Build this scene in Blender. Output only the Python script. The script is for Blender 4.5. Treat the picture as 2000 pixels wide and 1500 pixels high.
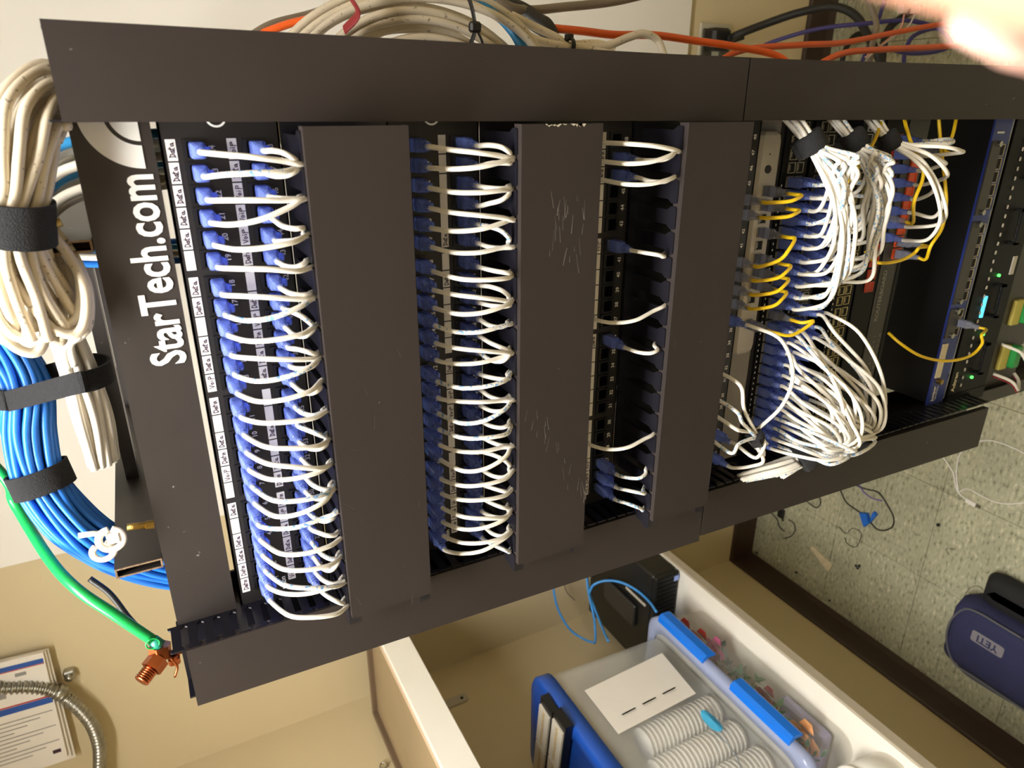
import bpy, math, random
from mathutils import Vector, Matrix
random.seed(7)
for o in list(bpy.data.objects): bpy.data.objects.remove(o, do_unlink=True)
SC = bpy.context.scene
COL = SC.collection
ZB = 1.895            # height of the reference line (numbers of the top panel) above the floor

# ---------------------------------------------------------------- camera
cam_d = bpy.data.cameras.new('camera'); cam = bpy.data.objects.new('camera', cam_d); COL.objects.link(cam)
cam_d.sensor_fit = 'HORIZONTAL'; cam_d.sensor_width = 36; cam_d.lens = 24.4055; cam_d.clip_start = .005; cam_d.clip_end = 30
_r, _d, _f = Vector((0.003031, -0.464764, -0.885430)), Vector((-0.928193, -0.330767, 0.170442)), Vector((-0.372086, 0.821333, -0.432393))   # image right, down, forward
cam.matrix_world = Matrix(((_r.x, -_d.x, -_f.x, 0.23483), (_r.y, -_d.y, -_f.y, -0.61683), (_r.z, -_d.z, -_f.z, 1.95305), (0, 0, 0, 1)))
cam_d.dof.use_dof = True; cam_d.dof.focus_distance = .80; cam_d.dof.aperture_fstop = 9.0
SC.camera = cam
# ---------------------------------------------------------------- world, exposure
w = bpy.data.worlds.new('world'); SC.world = w; w.use_nodes = True
w.node_tree.nodes['Background'].inputs[0].default_value = (1.0, .93, .82, 1)
w.node_tree.nodes['Background'].inputs[1].default_value = .12
SC.view_settings.view_transform = 'Standard'; SC.view_settings.look = 'None'
SC.view_settings.gamma = 1; SC.view_settings.use_curve_mapping = False
SC.view_settings.exposure = 0.32
LAMP_W = 46.0         # emission of the ceiling lamp diffusers

# ---------------------------------------------------------------- helpers
def lin(h):
    h = h.lstrip('#'); out = []
    for i in (0, 2, 4):
        c = int(h[i:i+2], 16)/255; out.append(c/12.92 if c <= .04045 else ((c+.055)/1.055)**2.4)
    return tuple(out)
MATS = {}
def mat(name, col, rough=.5, metal=0., var=.0, scale=40., bump=0., bscale=200., trans=0., clear=0., sheen=0., see=0., spec=.5, speck=None, coat=0.):
    if name in MATS: return MATS[name]
    if isinstance(col, str): col = lin(col)
    m = bpy.data.materials.new(name); m.use_nodes = True; nt = m.node_tree; N = nt.nodes; L = nt.links
    b = N['Principled BSDF']; b.inputs['Roughness'].default_value = rough; b.inputs['Metallic'].default_value = metal
    b.inputs['Base Color'].default_value = (*col, 1); b.inputs['Specular IOR Level'].default_value = spec
    if trans: b.inputs['Transmission Weight'].default_value = trans
    if coat: b.inputs['Coat Weight'].default_value = coat
    if var or bump or speck:
        tc = N.new('ShaderNodeTexCoord')
    if var or speck:
        no = N.new('ShaderNodeTexNoise'); no.inputs['Scale'].default_value = scale; no.inputs['Detail'].default_value = 5
        L.new(tc.outputs['Object'], no.inputs['Vector'])
        mr = N.new('ShaderNodeMapRange'); mr.inputs['From Min'].default_value = .3; mr.inputs['From Max'].default_value = .7
        mr.inputs['To Min'].default_value = 1-var; mr.inputs['To Max'].default_value = 1+var
        L.new(no.outputs['Fac'], mr.inputs['Value'])
        mx = N.new('ShaderNodeMix'); mx.data_type = 'RGBA'; mx.blend_type = 'MULTIPLY'; mx.inputs['Factor'].default_value = 1
        mx.inputs[6].default_value = (*col, 1); L.new(mr.outputs['Result'], mx.inputs[7])
        last = mx.outputs[2]
        if speck:
            n2 = N.new('ShaderNodeTexNoise'); n2.inputs['Scale'].default_value = speck[1]; n2.inputs['Detail'].default_value = 2
            L.new(tc.outputs['Object'], n2.inputs['Vector'])
            m2 = N.new('ShaderNodeMapRange'); m2.inputs['From Min'].default_value = speck[2]; m2.inputs['From Max'].default_value = speck[2]+.04
            L.new(n2.outputs['Fac'], m2.inputs['Value'])
            x2 = N.new('ShaderNodeMix'); x2.data_type = 'RGBA'; x2.inputs[7].default_value = (*lin(speck[0]), 1)
            L.new(m2.outputs['Result'], x2.inputs['Factor']); L.new(last, x2.inputs[6]); last = x2.outputs[2]
        L.new(last, b.inputs['Base Color'])
    if bump:
        nb = N.new('ShaderNodeTexNoise'); nb.inputs['Scale'].default_value = bscale; nb.inputs['Detail'].default_value = 3
        L.new(tc.outputs['Object'], nb.inputs['Vector'])
        bp = N.new('ShaderNodeBump'); bp.inputs['Strength'].default_value = bump; bp.inputs['Distance'].default_value = .002
        L.new(nb.outputs['Fac'], bp.inputs['Height']); L.new(bp.outputs['Normal'], b.inputs['Normal'])
    if see:      # see-through plastic
        tr = N.new('ShaderNodeBsdfTransparent'); tr.inputs[0].default_value = (*[.55+.45*c/max(max(col), .01) for c in col], 1)
        ms = N.new('ShaderNodeMixShader'); ms.inputs[0].default_value = see
        L.new(b.outputs[0], ms.inputs[1]); L.new(tr.outputs[0], ms.inputs[2])
        L.new(ms.outputs[0], N['Material Output'].inputs['Surface'])
    MATS[name] = m; return m
def emit(name, col, s):
    if name in MATS: return MATS[name]
    m = bpy.data.materials.new(name); m.use_nodes = True; b = m.node_tree.nodes['Principled BSDF']
    col = lin(col) if isinstance(col, str) else col
    b.inputs['Base Color'].default_value = (*col, 1); b.inputs['Emission Color'].default_value = (*col, 1); b.inputs['Emission Strength'].default_value = s
    MATS[name] = m; return m

M_BLACK = mat('black_steel', '#2b2624', .42, 0, .06, 30, .04, 900, speck=('#8d8a86', 75, .735))
M_COVER = mat('black_duct_cover', '#2c2624', .46, 0, .05, 12, .03, 500, spec=.3, speck=('#77726e', 95, .76))
M_PANEL = mat('panel_black', '#191717', .45, 0, .05, 30)
M_DUCT = mat('duct_black', '#15141a', .28, 0, .05, 30)
M_JACK = mat('jack_black', '#0d0d0e', .35, 0, .03, 80)
M_WHITEPRINT = mat('white_print', '#e8e6df', .6, 0, .02, 50)
M_LABEL = mat('label_paper', '#dcd8d0', .7, 0, .03, 90)
M_INK = mat('pen_ink', '#33162e', .6, 0, .05, 90)
M_BLUEBOOT = mat('blue_boot', '#7f95e2', .2, 0, .06, 60, see=.55)
M_CLEAR = mat('clear_plastic', '#9aa6c4', .15, 0, .03, 60, see=.45)
M_GREYBOOT = mat('grey_boot', '#9a9ca8', .22, 0, .03, 60, see=.55)
M_CORD = mat('white_cord', '#e2ddd2', .42, 0, .03, 40)
M_CORDPRINT = mat('white_cord_blue_print', '#e2ddd2', .42, 0, .03, 40, speck=('#6f9fd0', 320, .56))
M_BEIGE = mat('beige_cable', '#cfc3ad', .45, 0, .05, 30, speck=('#8a7f6c', 260, .66))
M_WHITE = mat('white_cable', '#e6dfd0', .42, 0, .04, 30)
M_BLUE = mat('blue_cable', '#1f6fce', .38, 0, .05, 30)
M_SKY = mat('sky_blue_cable', '#2f86bd', .42, 0, .05, 30)
M_GREEN = mat('green_wire', '#12a04c', .35, 0, .05, 30)
M_ORANGE = mat('orange_fibre', '#dc5a1e', .4, 0, .05, 30)
M_YELLOW = mat('yellow_cord', '#e3bd16', .4, 0, .05, 30)
M_PURPLE = mat('purple_cable', '#3a3478', .45, 0, .05, 30)
M_BLKCORD = mat('black_cord', '#161515', .5, 0, .05, 30)
M_GREYCORD = mat('grey_cable', '#7b6f60', .5, 0, .06, 30)
M_VELCRO = mat('velcro_black', '#17171a', .95, 0, .25, 300, .6, 900)
M_RED = mat('red_tie', '#8c2226', .55, 0, .06, 40)
M_COPPER = mat('copper', '#b8683f', .28, 1, .1, 60)
M_BRASS = mat('zinc_yellow_bolt', '#a98b4a', .3, 1, .1, 90, .4, 700)
M_STEEL = mat('galvanised_steel', '#a8a69c', .32, 1, .12, 60)
M_RAWSTEEL = mat('raw_cut_steel', '#8d7660', .5, .7, .2, 200, .5, 600)
M_RUST = mat('rust_inside', '#2a1a10', .9, 0, .3, 120)
M_SILVER = mat('silver_case', '#b9b2a4', .45, .15, .04, 40)
M_GREYSHELF = mat('grey_shelf', '#8b8377', .5, .1, .05, 20)
M_NICKEL = mat('port_nickel', '#a59f90', .35, .4, .05, 90)
M_BRASSPORT = mat('port_brass', '#b3a270', .4, .2, .05, 90)
M_PORTORANGE = mat('orange_port', '#e2541c', .4, 0, .05, 60)
M_PORTRED = mat('red_port', '#a8361c', .45, 0, .05, 60)
M_SWITCH = mat('switch_black', '#0b0b0c', .5, 0, .05, 60, spec=.2)
M_ROUTER = mat('router_grey', '#35312e', .4, 0, .05, 60)
M_BLUEFACE = mat('device_blue', '#1c2f7c', .38, 0, .05, 60)
M_CREAM = mat('cream_label', '#d8ccab', .6, 0, .04, 60)
M_WALL = mat('beige_wall_paint', '#cdbd98', .6, 0, .025, 3, .12, 120)
M_BOARD = mat('white_backboard', '#e6e2da', .55, 0, .02, 4)
M_BASE = mat('brown_vinyl_base', '#3a2b22', .45, 0, .08, 12)
M_CEIL = mat('ceiling_paint', '#e8e4dc', .8, 0, .02, 8)
M_DESK = mat('white_laminate', '#efeade', .4, 0, .02, 12)
M_DESKEDGE = mat('grey_edge_band', '#b3a894', .5, 0, .03, 20)
M_TAN = mat('tan_shelf_top', '#a08d6d', .35, 0, .1, 6)
M_TANRIM = mat('tan_shelf_rim', '#6d5a47', .45, 0, .06, 12)
M_PINK = mat('shelf_lip_pinkish', '#d6bda0', .45, 0, .04, 14)
M_TOTE = mat('tote_frosted', '#e4e4e0', .35, 0, .03, 20, see=.68)
M_TOTE2 = mat('tote_clear', '#dcdcd8', .25, 0, .03, 20, see=.80)
M_TOTERIM = mat('tote_rim_clear', '#b7c2e2', .2, 0, .03, 20, see=.4)
M_TOTEBLUE = mat('tote_blue', '#1c4fae', .38, 0, .05, 14)
M_LATCH = mat('latch_blue', '#0f74e6', .3, 0, .03, 20)
M_PAPER = mat('white_paper', '#e2dcd2', .75, 0, .02, 20)
M_CUP = mat('paper_cup_white', '#e6e2da', .6, 0, .02, 20)
M_PC = mat('pc_black', '#131313', .35, 0, .08, 30)
M_NAVY = mat('navy_fabric', '#23264a', .85, 0, .12, 120, .3, 700)
M_BAGBLK = mat('bag_black_fabric', '#101012', .8, 0, .1, 100, .3, 700)
M_LOGOGREY = mat('logo_grey', '#77737a', .7, 0, .05, 60)
M_SKIN = mat('skin', '#d69a80', .6, 0, .06, 60, spec=.25)
M_NAIL = mat('finger_nail', '#e8b6a4', .3, 0, .03, 60)
M_PRINTGREY = mat('grey_print', '#8d8984', .7, 0, .03, 60)
M_PRINTBLUE = mat('blue_print', '#27519c', .6, 0, .03, 60)
M_PRINTRED = mat('red_print', '#b0392f', .6, 0, .03, 60)

class MB:
    def __init__(s): s.v = []; s.f = []; s.m = []
    def add(s, vs, fs, mi=0):
        n = len(s.v); s.v += [tuple(x) for x in vs]; s.f += [tuple(i+n for i in f) for f in fs]; s.m += [mi]*len(fs); return s
    def box(s, x0, x1, y0, y1, z0, z1, mi=0):
        x0, x1 = sorted((x0, x1)); y0, y1 = sorted((y0, y1)); z0, z1 = sorted((z0, z1))
        return s.add([(x0,y0,z0),(x1,y0,z0),(x1,y1,z0),(x0,y1,z0),(x0,y0,z1),(x1,y0,z1),(x1,y1,z1),(x0,y1,z1)],
              [(0,3,2,1),(4,5,6,7),(0,1,5,4),(1,2,6,5),(2,3,7,6),(3,0,4,7)], mi)
    def obox(s, c, ax, ay, az, mi=0):          # oriented box: centre + half axis vectors
        c = Vector(c); ax = Vector(ax); ay = Vector(ay); az = Vector(az)
        vs = [c+i*ax+j*ay+k*az for k in (-1,1) for j in (-1,1) for i in (-1,1)]
        return s.add(vs, [(0,2,3,1),(4,5,7,6),(0,1,5,4),(1,3,7,5),(3,2,6,7),(2,0,4,6)], mi)
    def cbox(s, x0, x1, y0, y1, z0, z1, c, mi=0):   # box with chamfered edges
        x0, x1 = sorted((x0, x1)); y0, y1 = sorted((y0, y1)); z0, z1 = sorted((z0, z1))
        vs = []; idx = {}
        for i, X in enumerate((x0, x1)):
            for j, Y in enumerate((y0, y1)):
                for k, Z in enumerate((z0, z1)):
                    dx = c*(1-2*i); dy = c*(1-2*j); dz = c*(1-2*k)
                    for a, p in enumerate(((X, Y+dy, Z+dz), (X+dx, Y, Z+dz), (X+dx, Y+dy, Z))):
                        idx[(i,j,k,a)] = len(vs); vs.append(p)
        I = lambda *t: idx[t]; F = []
        for i in (0,1):
            q = [I(i,0,0,0), I(i,1,0,0), I(i,1,1,0), I(i,0,1,0)]; F.append(q if i else q[::-1])
        for j in (0,1):
            q = [I(0,j,0,1), I(0,j,1,1), I(1,j,1,1), I(1,j,0,1)]; F.append(q if j else q[::-1])
        for k in (0,1):
            q = [I(0,0,k,2), I(1,0,k,2), I(1,1,k,2), I(0,1,k,2)]; F.append(q if k else q[::-1])
        for j in (0,1):
            for k in (0,1): F.append([I(0,j,k,1), I(1,j,k,1), I(1,j,k,2), I(0,j,k,2)])
        for i in (0,1):
            for k in (0,1): F.append([I(i,0,k,0), I(i,1,k,0), I(i,1,k,2), I(i,0,k,2)])
        for i in (0,1):
            for j in (0,1): F.append([I(i,j,0,0), I(i,j,1,0), I(i,j,1,1), I(i,j,0,1)])
        for i in (0,1):
            for j in (0,1):
                for k in (0,1): F.append([I(i,j,k,0), I(i,j,k,1), I(i,j,k,2)])
        return s.add(vs, F, mi)
    def prism(s, poly, axis, a, b, mi=0):       # poly in the two other axes, extruded a..b along axis
        def p3(u, v, t): return {'x': (t,u,v), 'y': (u,t,v), 'z': (u,v,t)}[axis]
        n = len(poly); vs = [p3(u,v,a) for u,v in poly]+[p3(u,v,b) for u,v in poly]
        fs = [tuple(range(n)), tuple(range(2*n-1, n-1, -1))]+[(i, i+n, (i+1)%n+n, (i+1)%n) for i in range(n)]
        return s.add(vs, fs, mi)
    def rings(s, rings, cap=True, mi=0):        # loft through rings of equal count
        n = len(rings[0]); vs = [p for r in rings for p in r]; fs = []
        for k in range(len(rings)-1):
            for i in range(n): fs.append((k*n+i, k*n+(i+1)%n, (k+1)*n+(i+1)%n, (k+1)*n+i))
        if cap: fs += [tuple(range(n-1,-1,-1)), tuple((len(rings)-1)*n+i for i in range(n))]
        return s.add(vs, fs, mi)
    def tube(s, pts, r, n=8, mi=0, cap=True, flat=None):
        pts = [Vector(p) for p in pts]; R = []; up = None
        for i, p in enumerate(pts):
            t = (pts[min(i+1, len(pts)-1)]-pts[max(i-1, 0)]).normalized()
            if up is None:
                up = Vector((0,0,1)) if abs(t.z) < .9 else Vector((1,0,0))
            u = (up-t*up.dot(t)).normalized(); up = u; v = t.cross(u)
            rr = r[i] if isinstance(r, (list, tuple)) else r
            ru, rv = (rr, rr) if flat is None else flat
            R.append([p+u*(math.cos(2*math.pi*k/n)*ru)+v*(math.sin(2*math.pi*k/n)*rv) for k in range(n)])
        return s.rings(R, cap, mi)
    def cyl(s, a, b, r, n=14, mi=0): return s.tube([a, Vector(a).lerp(Vector(b), .5), b], r, n, mi)
    def build(s, name, mats, parent=None, smooth=False):
        L = wloc(parent)
        me = bpy.data.meshes.new(name); me.from_pydata([(x-L[0], y-L[1], z-L[2]) for x,y,z in s.v], [], s.f)
        for m in (mats if isinstance(mats, (list, tuple)) else [mats]): me.materials.append(m)
        if any(s.m): me.polygons.foreach_set('material_index', s.m)
        if smooth: me.polygons.foreach_set('use_smooth', [True]*len(me.polygons))
        me.validate(); me.update()
        o = bpy.data.objects.new(name, me); COL.objects.link(o); o.parent = parent; return o
def wloc(o):
    L = Vector((0,0,0))
    while o: L += Vector(o.location); o = o.parent
    return L
def tag(o, label, cat, group=None):
    o['label'] = label; o['category'] = cat
    if group: o['group'] = group
    return o
def thing(name, label, cat, loc=(0,0,0), group=None):
    o = bpy.data.objects.new(name, None); o.empty_display_size = .02; COL.objects.link(o); o.location = loc
    return tag(o, label, cat, group)
def struct(o): o['kind'] = 'structure'; return o
def inst(src, name, loc, parent, rot=None, scale=None):     # a copy that shares mesh data, loc in world
    o = src.copy() if hasattr(src, 'copy') and isinstance(src, bpy.types.Object) else bpy.data.objects.new(name, src)
    o.name = name; COL.objects.link(o); o.parent = parent; o.location = Vector(loc)-wloc(parent)
    if rot: o.rotation_euler = rot
    if scale: o.scale = scale
    return o
def meshdata(mb, name, mats, smooth=False):
    o = mb.build(name, mats, None, smooth); me = o.data; bpy.data.objects.remove(o); return me
def cr(P, n=8):                                            # Catmull-Rom resample
    P = [Vector(p) for p in P]; out = []
    for i in range(len(P)-1):
        p0 = P[i-1] if i else P[0]*2-P[1]; p1 = P[i]; p2 = P[i+1]; p3 = P[i+2] if i+2 < len(P) else P[-1]*2-P[-2]
        for k in range(n):
            t = k/n
            out.append(.5*((2*p1)+(p2-p0)*t+(2*p0-5*p1+4*p2-p3)*t*t+(3*p1-p0-3*p2+p3)*t*t*t))
    out.append(P[-1]); return out
def cable(name, pts, r, m, label, cat, group=None, parent=None, n=8, seg=8):
    pts = cr(pts, seg)
    o = bpy.data.objects.new(name, bpy.data.meshes.new(name)) if False else None
    mb = MB().tube(pts, r, n); base = pts[0]
    me = bpy.data.meshes.new(name); me.from_pydata([tuple(Vector(v)-base) for v in mb.v], [], mb.f); me.materials.append(m)
    me.polygons.foreach_set('use_smooth', [True]*len(me.polygons)); me.update()
    o = bpy.data.objects.new(name, me); COL.objects.link(o); o.location = base
    return tag(o, label, cat, group)
FONTS = {}
def text_geo(s, size=1., bold=0., xs=1., align='CENTER'):
    k = (s, bold, align)
    if k in FONTS: return [(a*size*xs, b*size) for a, b in FONTS[k][0]], FONTS[k][1]
    cu = bpy.data.curves.new('txt', 'FONT'); cu.body = s; cu.size = 1.; cu.offset = bold; cu.align_x = align; cu.align_y = 'CENTER' if align == 'CENTER' else 'TOP_BASELINE'
    cu.resolution_u = 3
    o = bpy.data.objects.new('txt', cu); COL.objects.link(o)
    dg = bpy.context.evaluated_depsgraph_get(); me = bpy.data.meshes.new_from_object(o.evaluated_get(dg))
    vs = [(v.co.x, v.co.y) for v in me.vertices]; fs = [tuple(p.vertices) for p in me.polygons]
    bpy.data.objects.remove(o); bpy.data.curves.remove(cu); bpy.data.meshes.remove(me)
    FONTS[k] = (vs, fs); return [(a*size*xs, b*size) for a, b in vs], fs
def put_text(mb, s, org, ux, uy, size, bold=0., xs=1., align='CENTER', mi=0):
    vs, fs = text_geo(s, size, bold, xs, align); o = Vector(org); ux = Vector(ux); uy = Vector(uy)
    mb.add([o+ux*a+uy*b for a, b in vs], fs, mi)
def strokes(mb, polys, org, ux, uy, w, mi=0):               # flat pen strokes
    o = Vector(org); ux = Vector(ux); uy = Vector(uy)
    for P in polys:
        for (a, b), (c, d) in zip(P[:-1], P[1:]):
            dx, dy = c-a, d-b
            p, q = o+ux*a+uy*b, o+ux*c+uy*d; t = (q-p)
            if t.length < 1e-9: continue
            t.normalize(); nrm = ux.normalized().cross(uy.normalized()); sdir = nrm.cross(t)*w/2; e = t*w*.35
            mb.add([p-e-sdir, q+e-sdir, q+e+sdir, p-e+sdir], [(0,1,2,3)], mi)
def circ(n, r, ph=0): return [(r*math.cos(ph+2*math.pi*i/n), r*math.sin(ph+2*math.pi*i/n)) for i in range(n)]
def rrect(w, h, r, n=4):
    out = []
    for cx, cy, a in ((w/2-r, h/2-r, 0), (-w/2+r, h/2-r, 90), (-w/2+r, -h/2+r, 180), (w/2-r, -h/2+r, 270)):
        for k in range(n+1):
            t = math.radians(a+90*k/n); out.append((cx+r*math.cos(t), cy+r*math.sin(t)))
    return out
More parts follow.
